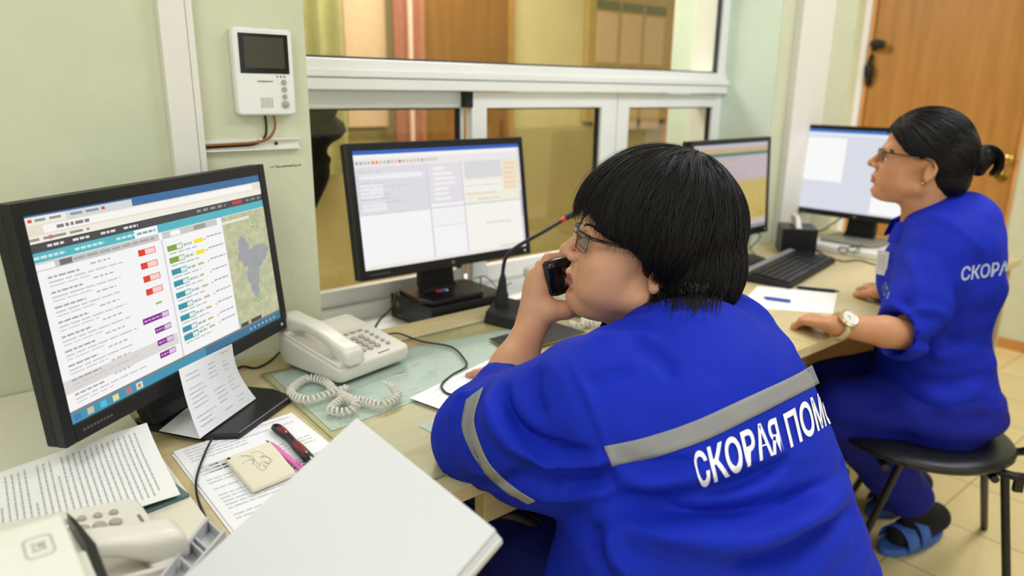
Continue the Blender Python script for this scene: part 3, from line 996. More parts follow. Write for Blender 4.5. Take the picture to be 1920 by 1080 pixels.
# ------------------------------------------------------------------ telephones
def telephone(label, loc, rz, cord=True, keyscale=1.0, cord_pts=None, cordlabel=None, handset_on=True):
    """local: front edge toward -y, handset along y at the left (-x)"""
    t = thing('telephone', label, 'telephone', loc, rz)
    zt = lambda y: .036 + (y + .1) * .16       # sloping top face
    b = MB()
    V = []
    out = rrect(.19, .2, .014, 4)
    lo = [Vector((x * .95, y * .95, .006)) for x, y in out]
    mi_ = [Vector((x, y, zt(y) * .55)) for x, y in out]
    hi = [Vector((x * .985, y * .985, zt(y))) for x, y in out]
    n = len(out)
    V = lo + mi_ + hi
    Fs = [tuple(reversed(range(n))), tuple(range(2 * n, 3 * n))]
    for k in (0, n):
        Fs += [(k + i, k + (i + 1) % n, k + n + (i + 1) % n, k + n + i) for i in range(n)]
    b.add(V, Fs)
    b.build('body', M_phone, t, bevel=.003, smooth=True)
    # raised rim of the cradle
    r_ = MB()
    for y in (-.082, .082):
        r_.box((-.058, y, zt(y) + .003), (.06, .03, .012))
    r_.box((-.088, 0, zt(0) + .002), (.006, .19, .012), Matrix.Rotation(math.atan(.16), 3, 'X'))
    r_.build('cradle', M_phone, t, bevel=.004, smooth=True)
    # keypad: 4 rows of round keys plus a function column
    k_ = MB()
    RX = Matrix.Rotation(math.atan(.16), 4, 'X')
    for j in range(4):
        for i in range(3):
            x, y = -.002 + i * .0195, -.062 + j * .0165
            k_.lathe([(.0068, 0), (.0068, .003), (.0055, .0042), (0, .0044)], 14, Matrix.Translation((x, y, zt(y))) @ RX)
    for j in range(5):
        y = -.066 + j * .0165
        k_.lathe([(.0048, 0), (.0048, .0025), (.0038, .0034), (0, .0036)], 12, Matrix.Translation((.062, y, zt(y))) @ RX)
    for i in range(4):
        x = -.004 + i * .019
        k_.box((x, .012, zt(.012) + .001), (.011, .006, .004))
    k_.build('keypad', M_phonekey, t, smooth=True)
    c = MB()
    c.box((.038, .05, zt(.05) + .0006), (.07, .04, .0012), Matrix.Rotation(math.atan(.16), 3, 'X'))
    c.build('name_card', mat('card_cream', (230, 226, 206), .6, noise=.03), t)
    mk_ = MB()
    mk_.box((.03, -.088, zt(-.088) + .0004), (.03, .003, .0008), Matrix.Rotation(math.atan(.16), 3, 'X'))
    m2_ = MB().box((-.0, .085, zt(.085) + .0004), (.02, .004, .0008), Matrix.Rotation(math.atan(.16), 3, 'X'))
    m2_.build('speaker_slot', mat('phone_slot', (120, 118, 108), .6, noise=.02), t)
    mk_.build('lettering', mat('phone_print', (120, 118, 108), .6, noise=.02), t)
    # handset: two end blocks and a grip
    H = MB()
    sec = []
    hs = [(-.108, .010, .018, .021), (-.104, .017, .024, .023), (-.085, .019, .024, .0235), (-.064, .017, .026, .022), (-.048, .0115, .034, .0195), (-.02, .0095, .040, .019), (.02, .0095, .040, .019), (.048, .0115, .035, .0195),
          (.064, .017, .028, .022), (.085, .019, .026, .0235), (.104, .017, .026, .023), (.108, .010, .022, .021)]
    for (y, hh, zc, ww) in hs:
        for (x, z) in rrect(ww * 2, hh * 2, min(hh, ww) * .62, 4):
            sec.append(Vector((-.058 + x, y, zt(y) + zc + z - .004)))
    m_ = len(rrect(1, 1, .2, 4))
    Fs = [tuple(range(m_)), tuple(reversed(range((len(hs) - 1) * m_, len(hs) * m_)))]
    for k in range(len(hs) - 1):
        Fs += [(k * m_ + i, k * m_ + m_ + i, k * m_ + m_ + (i + 1) % m_, k * m_ + (i + 1) % m_) for i in range(m_)]
    H.add(sec, Fs)
    H.build('handset', M_phone, t, smooth=True, sm_angle=60, sub=1)
    if cord_pts:
        P = spline(cord_pts, 30)
        n = len(P)
        L = sum((P[i + 1] - P[i]).length for i in range(n - 1))
        coil = []
        turns = int(L / .0086)
        N = turns * 9
        cum = [0]
        for i in range(n - 1):
            cum.append(cum[-1] + (P[i + 1] - P[i]).length)
        j = 0
        for q in range(N + 1):
            s_ = L * q / N
            while j < n - 2 and cum[j + 1] < s_:
                j += 1
            f = (s_ - cum[j]) / max(1e-9, cum[j + 1] - cum[j])
            p = P[j].lerp(P[j + 1], f)
            tg = (P[j + 1] - P[j]).normalized()
            n1 = tg.cross(Vector((0, 0, 1))).normalized()
            n2 = tg.cross(n1)
            w_ = 2 * math.pi * q / 9
            e_ = min(1, q / 27, (N - q) / 27)
            coil.append(p + (n1 * math.cos(w_) + n2 * math.sin(w_)) * (.0066 * e_))
        MB().tube(coil, .0021, 6).build('coiled_cord', M_phone, t, w=True, smooth=True)
    return t


# phone on the glass beside the left monitor
TP = Matrix.Translation((.672, 1.305, .7555)) @ rotz(math.radians(-3))
cp = [on_z(718, 716, .775), on_z(738, 728, .768), on_z(745, 745, .764), on_z(715, 760, .763), on_z(680, 752, .763), on_z(645, 748, .764), on_z(620, 768, .763), on_z(650, 772, .763), on_z(668, 756, .770), on_z(630, 735, .764), on_z(610, 716, .763),
      on_z(575, 710, .763), on_z(545, 735, .763), on_z(575, 750, .764), on_z(620, 738, .77), on_z(650, 728, .766), on_z(645, 722, .768)]
telephone('ivory push button telephone with coiled cord on the glass beside the left monitor', (.646, 1.3125, .7555), math.radians(12), cord_pts=cp)
# phone on the white table
telephone('ivory telephone at the bottom left corner on the white side table', (.062, .815, .7805), math.radians(92), cord_pts=None)
# phone behind the microphone
cp3 = [on_z(1068, 603, .757), on_z(1085, 612, .76), on_z(1110, 600, .76), on_z(1130, 590, .76), on_z(1120, 606, .762), on_z(1095, 604, .764), on_z(1100, 590, .762)]
telephone('pale telephone behind the black gooseneck microphone', (1.335, 1.34, .7505), math.radians(14), cord_pts=cp3)

# ------------------------------------------------------------------ glass sheet, maps and papers
r5 = random.Random(11)
mp_c = (196, 208, 200)


def mapsheet(name, label, C4, marks, base=(200, 212, 204), cat='map'):
    S = quad_map(*C4)
    o = printed(name, S, marks, M_paper, base=base, nx=4, ny=4, thick=.0006, lift=.0002, seg=1)
    return tag(o, label, cat)


mm = []
for i in range(110):
    u, v = r5.uniform(0.02, .93), r5.uniform(.02, .95)
    mm.append((u, v, min(.99, u + r5.uniform(.01, .09)), v + r5.uniform(.004, .03), r5.choice([(184, 200, 190), (208, 216, 206), (176, 192, 190), (206, 208, 180), (190, 206, 208)])))
z_ = .7512
mapsheet('desk_map', 'large pale blue map under the glass on the desk', [Vector((*on_z(622, 808, z_).xy, z_)), Vector((*on_z(860, 722, z_).xy, z_)), Vector((*on_z(985, 612, z_).xy, z_)), Vector((*on_z(508, 702, z_).xy, z_))], mm)
mapsheet('desk_map', 'small pale map sheet under the glass by the woman\'s elbow', [Vector((*on_z(858, 838, z_).xy, z_)), Vector((*on_z(980, 760, z_).xy, z_)), Vector((*on_z(900, 745, z_).xy, z_)), Vector((*on_z(785, 798, z_).xy, z_))], mm[:40], base=(208, 216, 206))
M_sheetglass = bpy.data.materials.new('sheet_glass')
M_sheetglass.use_nodes = True
nt = M_sheetglass.node_tree
nt.nodes.remove(nt.nodes['Principled BSDF'])
t_ = nt.nodes.new('ShaderNodeBsdfTransparent')
t_.inputs[0].default_value = (.955, .975, .955, 1)
gl_ = nt.nodes.new('ShaderNodeBsdfGlossy')
gl_.inputs['Roughness'].default_value = .06
lw_ = nt.nodes.new('ShaderNodeLayerWeight')
lw_.inputs['Blend'].default_value = .5
pw_ = nt.nodes.new('ShaderNodeMath')
pw_.operation = 'POWER'
pw_.inputs[1].default_value = 5.0
nt.links.new(lw_.outputs['Facing'], pw_.inputs[0])
fr_ = nt.nodes.new('ShaderNodeMath')
fr_.operation = 'MULTIPLY_ADD'
fr_.inputs[1].default_value = .6
fr_.inputs[2].default_value = .03
nt.links.new(pw_.outputs[0], fr_.inputs[0])
mx_ = nt.nodes.new('ShaderNodeMixShader')
nt.links.new(fr_.outputs[0], mx_.inputs[0])
nt.links.new(t_.outputs[0], mx_.inputs[1])
nt.links.new(gl_.outputs[0], mx_.inputs[2])
nt.links.new(mx_.outputs[0], nt.nodes['Material Output'].inputs[0])
GL = thing('glass_sheet', 'clear glass sheet covering the maps on the desk', 'glass', (.85, 1.08, .7525))
gc = [Vector((.462, .806)), Vector((1.32, .806)), Vector((1.32, 1.36)), Vector((.486, 1.36))]
MB().prism([(p.x, p.y) for p in gc], .7522, .7552).build('glass', M_sheetglass, GL, w=True)
eg = MB()
for i in range(4):
    a, b = gc[i], gc[(i + 1) % 4]
    n_ = Vector((b.y - a.y, a.x - b.x)).normalized() * .0008
    eg.prism([(a.x, a.y), (b.x, b.y), (b.x + n_.x, b.y + n_.y), (a.x + n_.x, a.y + n_.y)], .7522, .7552)
eg.build('glass_edge', mat('green_glass_edge', (110, 148, 120), .2, noise=.05), GL, w=True)


def zq(pts, z):
    return [Vector((*on_z(x, y, z).xy, z)) for x, y in pts]


r6 = random.Random(21)
mk1 = []
for j in range(14):
    if r6.random() < .75:
        mk1 += scribble(.1 + r6.uniform(0, .1), .9 - j * .06, .5 + r6.uniform(0, .4), .907 - j * .06, (206, 208, 216), r6, .02, .06)
o = printed('paper_sheet', quad_map(*zq([(868, 782), (1030, 690), (950, 658), (768, 746)], .7568)), mk1, M_paper, base=(236, 238, 244), nx=4, ny=4, thick=.0009)
tag(o, 'white handwritten sheet under the phoning woman\'s forearm', 'paper')
mpd = thing('mouse_pad', 'black mouse pad with a yellow rim beside the microphone', 'mouse pad', (*on_z(1000, 640, .757).xy, .756))
c4 = zq([(962, 664), (1100, 625), (1040, 606), (917, 637)], .7562)
MB().hull8([p + Vector((0, 0, .0016)) for p in c4], c4).build('foam', mat('yellow_foam', (206, 186, 60), .8, noise=.05), mpd, w=True)
cen = sum(c4, Vector()) / 4
c5 = [p + (cen - p) * .006 + Vector((0, 0, .0016)) for p in c4]
MB().hull8([p + Vector((0, 0, .0014)) for p in c5], c5).build('cover', M_blackmat, mpd, w=True)

# printed forms in front of the left monitor
fm = []
r7 = random.Random(4)
for j in range(24):
    v = .95 - j * .037
    if j in (5, 6, 13):
        continue
    a, b = r7.choice([(.06, .94), (.06, .94), (.06, .5), (.5, .94)])
    fm += scribble(a, v, b, v + .012, (206, 206, 210), r7, .03, .1, .012)
for q in ((.1, .62, .28, .72), (.35, .62, .5, .72), (.6, .3, .85, .42)):
    fm.append((*q, (216, 217, 220)))
P4 = zq([(437, 1005), (700, 905), (545, 778), (322, 852)], .7515)
S_ = quad_map(P4[0], P4[1], P4[2], P4[3])
o = printed('printed_form', S_, [], M_paper, base=(238, 238, 240), nx=4, ny=4, thick=.001)
tag(o, 'lower printed form of the pile before the left monitor', 'paper')
P5 = [p + Vector((.004, .005, .0016)) for p in P4]
o = printed('printed_form', quad_map(*P5), fm, M_paper, base=(240, 240, 242), nx=4, ny=4, thick=.001)
tag(o, 'top printed form lying under the cream pad', 'paper')
# cream pad with a doodle
zz = .7538
sp_ = thing('note_pad', 'square cream pad with a thin doodle on the printed form', 'pad', (*on_z(478, 874, .76).xy, zz))
c4 = zq([(472, 918), (556, 884), (508, 826), (420, 858)], zz + .009)
cen = sum(c4, Vector()) / 4
pad = MB()
pad.hull8(c4, [p - Vector((0, 0, .0085)) for p in c4])
pad.build('pad_body', mat('cream_pad', (226, 220, 196), .8, noise=.02), sp_, w=True, bevel=.004, seg=3)
Sp = quad_map(*c4)
dd = MB()
rr = random.Random(2)
for k in range(8):
    u, v = .45 + rr.uniform(-.15, .15), .5 + rr.uniform(-.15, .15)
    a = rr.uniform(0, 6.3)
    pth = []
    for i in range(14):
        pth.append(Sp(min(.95, max(.05, u)), min(.95, max(.05, v))) + Vector((0, 0, .0002)))
        u += math.cos(a) * .035
        v += math.sin(a) * .035
        a += rr.uniform(-.1, .65)
    dd.tube(pth, .0003, 4)
dd.build('doodle', mat('pencil_grey', (150, 144, 128), .8, noise=.05), sp_, w=True)
MB().lathe([(.003, 0), (.003, .0005), (0, .0006)], 10, Matrix.Translation(Sp(.06, .93) + Vector((.0, 0, .0)))).build('spot', M_black, sp_, w=True)


def pen(name, label, a, b, r, body, tipc, cat='pen', clip=None):
    t = thing(name, label, cat, tuple(Vector(a)))
    a, b = Vector(a), Vector(b)
    d = (b - a)
    MB().tube([a + d * .1, a + d * .14, a + d * .95, b], [r * .8, r, r, r * .7], 12).build('barrel', body, t, w=True, smooth=True)
    MB().tube([a, a + d * .06, a + d * .1], [r * .15, r * .5, r * .75], 12).build('tip', tipc, t, w=True, smooth=True)
    if clip:
        u_ = Vector((0, 0, r + .001))
        MB().tube([a + d * .96 + u_, a + d * .66 + u_], .0012, 6).build('clip', clip, t, w=True)
    return t


M_pink = mat('pink_plastic', (230, 120, 190), .35, noise=.03)
z_ = .7585
pen('pen', 'pink ballpoint pen on the printed form beside the cream pad', Vector((*on_z(499, 826, z_).xy, z_)), Vector((*on_z(590, 898, z_).xy, z_)), .0045, M_pink, mat('pen_grey', (110, 106, 104), .4, noise=.03), clip=M_pink)
g_ = thing('gadget', 'dark red and black folding gadget on the printed form above the pink pen', 'gadget', (*on_z(545, 822, .757).xy, .7535))
M_dred = mat('dark_red_plastic', (120, 24, 30), .2, noise=.1)
pA, pB, pC = (Vector((*on_z(x, y, .760).xy, .760)) for x, y in ((514, 797), (545, 824), (585, 866)))
MB().tube(spline([pA, pA.lerp(pB, .35), pB, pB.lerp(pC, .4), pC], 5), [.003, .006, .008, .0092, .0096, .0098, .0095, .009, .0083, .0077, .0073, .0073, .0077, .0083, .009, .0095, .0097, .0096, .0094, .009, .006], 12, flat=.62).build('body', M_blackgloss, g_, w=True, smooth=True)
for qa, qb in ((.25, .75), (1.15, 1.8)):
    f = lambda t: (pA.lerp(pB, t) if t <= 1 else pB.lerp(pC, t - 1)) + Vector((0, 0, .0042))
    MB().tube([f(qa), f(qa + .08), f((qa + qb) / 2), f(qb - .08), f(qb)], [.002, .0055, .0066, .0055, .002], 12, flat=.45).build('red_inlay', M_dred, g_, w=True, smooth=True)

# document on the white table, slightly curled
doc = []
r9 = random.Random(31)
lines = [(.93, .3, .62), (.88, 0, 0), (.83, .06, .55), (.805, .06, .58), (.78, .06, .54), (.755, .06, .42), (.72, .35, .62)]
for (v, a, b) in lines:
    if b:
        doc += scribble(a, v, b, v + .008, (186, 186, 186), r9, .02, .06, .008)
v = .68
while v > .06:
    doc += scribble(.07 if r9.random() > .15 else .12, v, .93 if r9.random() > .25 else r9.uniform(.4, .8), v + .0075, (186, 186, 186), r9, .02, .075, .008)
    v -= .0255
Dr = Vector((.012, .205, 0))
D00 = Vector((.212, .93, 0))


def Sdoc(u, v):
    # u: along the text lines (towards the viewer), v: up the page (to the left)
    p = D00 + Dr * u + Vector((-.292, -.02, 0)) * v
    z = .7905 + .012 * max(0, 1 - v * 1.3) ** 2 * u + .010 * max(0, u - .55) ** 2 / .2 + .003 * math.sin(v * 5)
    return Vector((p.x, p.y, z))


o = printed('printed_document', Sdoc, doc, M_paper, base=(238, 238, 234), nx=14, ny=14, thick=.0008, seg=3)
tag(o, 'printed text sheet lying on the white side table under the left monitor', 'document')
tag(MB().box((.165, .955, .7826), (.11, .06, .0036), Matrix.Rotation(.15, 3, 'Z')).build('plastic_folder', mat('blue_grey_film', (96, 116, 124), .25, noise=.2, c2=(60, 110, 76), nscale=16)), 'blue green plastic folder peeping from under the printed text sheet', 'folder')

# folded handwritten card on the left monitor's foot
nm = []
r8 = random.Random(6)
for j in range(13):
    v = .93 - j * .068
    for a, b in ((.06, .40), (.46, .70), (.74, .92)):
        if r8.random() < .72:
            nm += scribble(a + r8.uniform(0, .04), v, b - r8.uniform(0, .12), v + .012, (176, 182, 206), r8, .015, .05, .008)
            nm += scribble(a + r8.uniform(0, .04), v + .011, b - r8.uniform(.05, .2), v + .018, (176, 182, 204), r8, .01, .02, .02)
nc = thing('folded_note', 'folded white card with handwritten lists on the left monitor foot', 'note', (.33, 1.16, .763))
b0, b1 = Vector((*on_z(375, 822, .766).xy, .766)), Vector((*on_z(480, 747, .766).xy, .766))
t0, t1 = on_z(335, 693, .874), on_z(435, 645, .892)


def Snote(u, v):
    p = b0.lerp(b1, u).lerp(t0.lerp(t1, u), v)
    n_ = Vector((.5, -.8, .2)).normalized()
    return p - n_ * (.012 * math.sin(v * math.pi) * (.3 + .7 * u))


printed('upright_leaf', Snote, nm, M_paper, base=(238, 240, 242), nx=8, ny=10, thick=.0006, parent=nc, seg=2)
k0, k1 = Vector((*on_z(298, 808, .765).xy, .7655)), Vector((*on_z(358, 750, .765).xy, .7655))
printed('flat_leaf', quad_map(b0 + Vector((0, 0, -.0003)), b1 + Vector((-.012, .008, -.0003)), k1 + Vector((.05, .035, 0)), k0), [], M_paper, base=(230, 232, 234), nx=3, ny=3, thick=.0005, parent=nc)

# printer corner, its grey arm, the fanned stack of blank paper in the foreground
pr = thing('printer', 'white office printer in the bottom left corner of the side table', 'printer', (-.15, .6, .78))
M_prn = mat('printer_white', (226, 226, 212), .4, noise=.02)
MB().bx(-.40, .061, .42, .716, .90, .93).build('lid', M_prn, pr, w=True, bevel=.004, seg=3)
MB().bx(-.40, .054, .42, .708, .783, .899).build('body', M_prn, pr, w=True, bevel=.004)
MB().bx(.0545, .072, .42, .690, .84, .90).build('side_step', M_prn, pr, w=True, bevel=.002)
MB().bx(.0725, .082, .42, .670, .80, .875).build('side_step', M_prn, pr, w=True, bevel=.002)
MB().bx(.055, .0715, .42, .7, .785, .838).build('side_panel', M_black, pr, w=True, bevel=.001)
pw = [(124, 960), (142, 974), (180, 1020), (206, 1090), (184, 1090), (160, 1020)]
MB().hull8([Vector((*on_z(x, y, .897).xy, .897)) for x, y in pw], [Vector((*on_z(x, y, .897).xy, .878)) for x, y in pw]).build('side_vent', M_black, pr, w=True)
Tb = Matrix.Translation((.037, .668, .93))
ring = MB()
o1, o2 = rrect(.021, .034, .005, 4), rrect(.0195, .0325, .0045, 4)
k = len(o1)
V = [Tb @ Vector((x, y, .0006)) for x, y in o1] + [Tb @ Vector((x, y, .0006)) for x, y in o2]
ring.add(V, [(i, (i + 1) % k, k + (i + 1) % k, k + i) for i in range(k)])
ring.build('button_rim', mat('rim_grey', (120, 122, 116), .5, noise=.02), pr, w=True)
ic2 = MB()
for (x, y, sx, sy) in ((0, .006, .011, .0012), (0, -.006, .011, .0012), (.004, 0, .0012, .011), (0.001, .001, .004, .004), (-.004, 0, .001, .008)):
    ic2.box(Tb @ Vector((x, y, .0005)), (sx, sy, .0004))
ic2.build('button_symbol', mat('symbol_grey', (170, 170, 160), .5, noise=.02), pr, w=True)

gb = thing('paper_support', 'grey ribbed plastic arm between the printer and the blank paper stack', 'paper support', (.19, .78, .78))
M_gb = mat('mid_grey_plastic', (190, 192, 192), .4, noise=.03)
A_, B_, C_, D_ = on_z(388, 972, .815), on_z(424, 1000, .815), on_z(330, 1110, .835), on_z(296, 1090, .835)


def troughpt(u, v, dz):
    p = A_.lerp(B_, u).lerp(D_.lerp(C_, u), v)
    return p + Vector((0, 0, dz))


g1 = MB()
wl = [troughpt(0, v / 6, -.022) for v in range(7)]
for (u0, u1, h0, h1) in ((0, .12, -.03, .003), (.12, .9, -.03, -.012), (.9, 1.0, -.03, .004)):
    for v in range(6):
        bot = [troughpt(u0, v / 6, h0), troughpt(u1, v / 6, h0), troughpt(u1, (v + 1) / 6, h0), troughpt(u0, (v + 1) / 6, h0)]
        top = [troughpt(u0, v / 6, h1), troughpt(u1, v / 6, h1), troughpt(u1, (v + 1) / 6, h1), troughpt(u0, (v + 1) / 6, h1)]
        g1.hull8(top, bot)
g1.build('trough', M_gb, gb, w=True)
g2 = MB()
for v in (0.0, .30, .38, .62):
    bot = [troughpt(.1, v, -.022), troughpt(.9, v + .05, -.022), troughpt(.9, v + .075, -.022), troughpt(.1, v + .025, -.022)]
    top = [troughpt(.1, v, .0), troughpt(.9, v + .05, .003), troughpt(.9, v + .075, .003), troughpt(.1, v + .025, .0)]
    g2.hull8(top, bot)
g2.build('ribs', M_gb, gb, w=True)

# stack of blank paper (two fanned wads)
A3, B3 = at_d(668, 782, .79), at_d(930, 993, .69)
dir_c = (at_d(345, 1080, .69) - A3)
C3 = A3 + dir_c * 1.08
D3 = B3 + dir_c * 1.08 + (A3 - B3) * .0
nn_ = (B3 - A3).cross(C3 - A3).normalized()
if nn_.dot(CAM - A3) < 0:
    nn_ = -nn_
ps = thing('blank_paper_stack', 'thick stack of blank white paper in the near foreground', 'paper stack', tuple((A3 + D3) / 2))
M_blank = mat('blank_paper', (214, 214, 213), .7, noise=.01, nscale=5, spec=.2)


def wad(name, off, sh, th, cn):
    a, b, c, d = (p + nn_ * off + (D3 - C3) * sh for p in (A3, B3, C3, D3))
    top = [a, b, d, c]
    MB().hull8(top, [p - nn_ * th for p in top]).build(name, M_blank, ps, w=True, bevel=.0015)


wad('top_sheets', 0, 0, .0075, 0)
wad('middle_sheets', -.0079, .014, .003, 0)
wad('bottom_sheets', -.0112, .03, .012, 0)

# ------------------------------------------------------------------ cables
def cable(label, pts, r=.0022, n=8, m=M_cable):
    return tag(MB().tube(spline(pts, n), r, 7).build('cable', m, smooth=True), label, 'cable')


cable('thin black cable winding from the ivory telephone across the glass to the handwritten sheet',
      [on_z(712, 632, .7575), on_z(745, 625, .7575), on_z(790, 640, .7575), on_z(845, 650, .7575), on_z(868, 670, .7575), on_z(874, 687, .7575), on_z(848, 703, .759), on_z(828, 722, .7595), on_z(840, 738, .7595), on_z(872, 741, .7595)])
cable('black cable dropping behind the desk beside the small computer', [on_y(744, 548, 1.66), on_y(735, 575, 1.62), on_y(712, 600, 1.56), on_y(700, 622, 1.52), on_y(697, 640, 1.5)], .003)
cable('black cable looping from the wall to the left monitor at the picture edge', [Vector((-.14, 1.45, .86)), on_y(0, 790, 1.40), on_y(30, 779, 1.38), on_y(95, 776, 1.34), Vector((.25, 1.33, .84))], .003)
cable('black cable on the desk between the left monitor and the ivory telephone', [Vector((.42, 1.37, .7525)), on_z(450, 688, .7525), on_z(480, 690, .7525), on_z(505, 678, .7525), on_z(530, 658, .7525), Vector((.6, 1.43, .7525))], .0022)
cable('thin black cable hanging from the left monitor foot along the printed form edge', [on_z(398, 822, .765), on_z(385, 848, .757), on_z(370, 890, .7575), on_z(368, 920, .7575), on_z(376, 950, .7575), on_z(388, 975, .7575)], .0018)
cable('thin dark cable standing at the right end of the small computer', [on_y(901, 519, 1.62), on_y(902, 545, 1.6), on_y(901, 572, 1.58)], .0018)
cable('thin dark cable curving behind the microphone', [on_y(890, 522, 1.66), on_y(908, 518, 1.66), on_y(922, 528, 1.64), on_y(935, 540, 1.6), on_y(960, 530, 1.58)], .0016)

# ------------------------------------------------------------------ second desk: keyboard, box, sheets, pens
kb = thing('keyboard', 'black keyboard with a grey strip on the second desk', 'keyboard', (0, 0, 0))
K1, K2 = on_z(1482, 540, .755), on_z(1568, 490, .755)
dx_ = Vector((K2.x - K1.x, K2.y - K1.y, 0))
dx_.normalize()
dy_ = Vector((-dx_.y, dx_.x, 0))
kb.location = (K1.x, K1.y, .7505)
kb.rotation_euler = (0, 0, math.atan2(dx_.y, dx_.x))
MW[kb.name] = Matrix.Translation((K1.x, K1.y, .7505)) @ rotz(math.atan2(dx_.y, dx_.x))
KL = .455
MB().hull8([(0, 0, .014), (KL, 0, .014), (KL, .16, .028), (0, .16, .028)], [(0, 0, 0), (KL, 0, 0), (KL, .16, 0), (0, .16, 0)]).build('body', M_blackmat, kb, bevel=.003)
k_ = MB()
for j in range(6):
    x = .01
    for i in range(22):
        w_ = .0165
        if j == 0 and 4 <= i <= 9:
            x += .0195
            continue
        if i in (15, 18):
            x += .006
        z0 = .014 + (.012 + j * .0195) * .0875
        k_.box((x + w_ / 2, .016 + j * .0195, z0 + .003), (w_, .0165, .007))
        x += .0195
k_.box((.01 + 4 * .0195 + .056, .016, .018), (.113, .0165, .007))
k_.build('keys', M_black, kb)
MB().hull8([(0.005, .138, .0275), (KL - .005, .138, .0275), (KL - .005, .158, .0295), (.005, .158, .0295)], [(0.005, .138, .02), (KL - .005, .138, .02), (KL - .005, .158, .02), (.005, .158, .02)]).build('grey_strip', mat('keyboard_grey', (140, 140, 138), .4, noise=.03), kb)
nb_ = thing('napkin_box', 'black cube box with white paper sticking out beside the far monitor', 'box', (2.47, 1.33, .7505), math.radians(38))
MB().bx(-.07, .07, -.06, .06, 0, .095).build('box_body', M_black, nb_, bevel=.002)
MB().hull8([(-.02, .0, .135), (.05, .01, .13), (.05, .02, .13), (-.02, .012, .135)], [(-.06, -.01, .08), (.06, -.01, .08), (.06, .01, .08), (-.06, .01, .08)]).build('paper_tuft', mat('tissue', (236, 234, 226), .9, noise=.02), nb_)
o = printed('paper_sheet', quad_map(*zq([(1562, 588), (1570, 548), (1420, 536), (1385, 575)], .7508)), [], M_paper, base=(242, 242, 238), nx=4, ny=4, thick=.0006)
tag(o, 'blank white sheet under the second woman\'s hand', 'paper')
pen('pen', 'black pen lying beside the white sheet in front of the keyboard', Vector((*on_z(1575, 546, .757).xy, .756)), Vector((*on_z(1494, 538, .757).xy, .756)), .0048, M_black, M_black, clip=M_white)
pen('pen', 'blue pen on the white sheet by the second woman\'s fingers', Vector((*on_z(1430, 557, .757).xy, .7563)), Vector((*on_z(1483, 564, .757).xy, .7563)), .0045, mat('blue_plastic', (50, 96, 190), .35, noise=.03), M_black)
tag(MB().box(tuple(Vector((*on_z(1533, 460, .755).xy, .7545))), (.05, .02, .008), Matrix.Rotation(-.3, 3, 'Z')).build('red_clip', mat('red_plastic', (196, 60, 50), .4, noise=.03), bevel=.002), 'small red clip between the black box and the paper pile', 'clip')
gs = thing('folded_eyeglasses', 'dark folded eyeglasses lying on the white sheet', 'eyeglasses', (*on_z(1590, 468, .7805).xy, .7732))
ga = [Vector((*on_z(x, y, .7805).xy, .7805)) for x, y in ((1572, 470), (1588, 474), (1590, 470), (1610, 473))]
for a, b in ((0, 1), (2, 3)):
    c_ = (ga[a] + ga[b]) / 2 + Vector((0, 0, .006))
    rx = (ga[b] - ga[a]) * .55
    MB().tube([c_ + rx * math.cos(w * .449) + Vector((0, 0, .012)) * math.sin(w * .449) for w in range(14)], .0016, 6, closed=True).build('rim', M_black, gs, w=True, smooth=True)
for a, b in (((1572, 466), (1618, 462)), ((1600, 474), (1616, 458))):
    p, q = on_z(*a, .782), on_z(*b, .782)
    MB().tube([p, q], .0018, 6).build('temple', M_black, gs, w=True)
cable('dark tangled cable on the second desk near the eyeglasses', [on_z(1530, 468, .753), on_z(1550, 480, .753), on_z(1580, 490, .753), on_z(1610, 488, .753), on_z(1640, 496, .753), on_z(1660, 500, .753)], .0022)
cable('grey looped cable behind the dim yellow monitor', [on_z(1400, 470, .753), on_z(1420, 452, .78), on_z(1425, 440, .80), on_z(1410, 438, .80), on_z(1405, 462, .765), on_z(1420, 482, .753)], .003, m=mat('grey_cable', (110, 106, 92), .5, noise=.05))
cable('dark cable rising to the lavender monitor stand', [on_z(1520, 440, .753), on_z(1545, 430, .77), on_z(1560, 420, .80), on_z(1578, 408, .85)], .003)
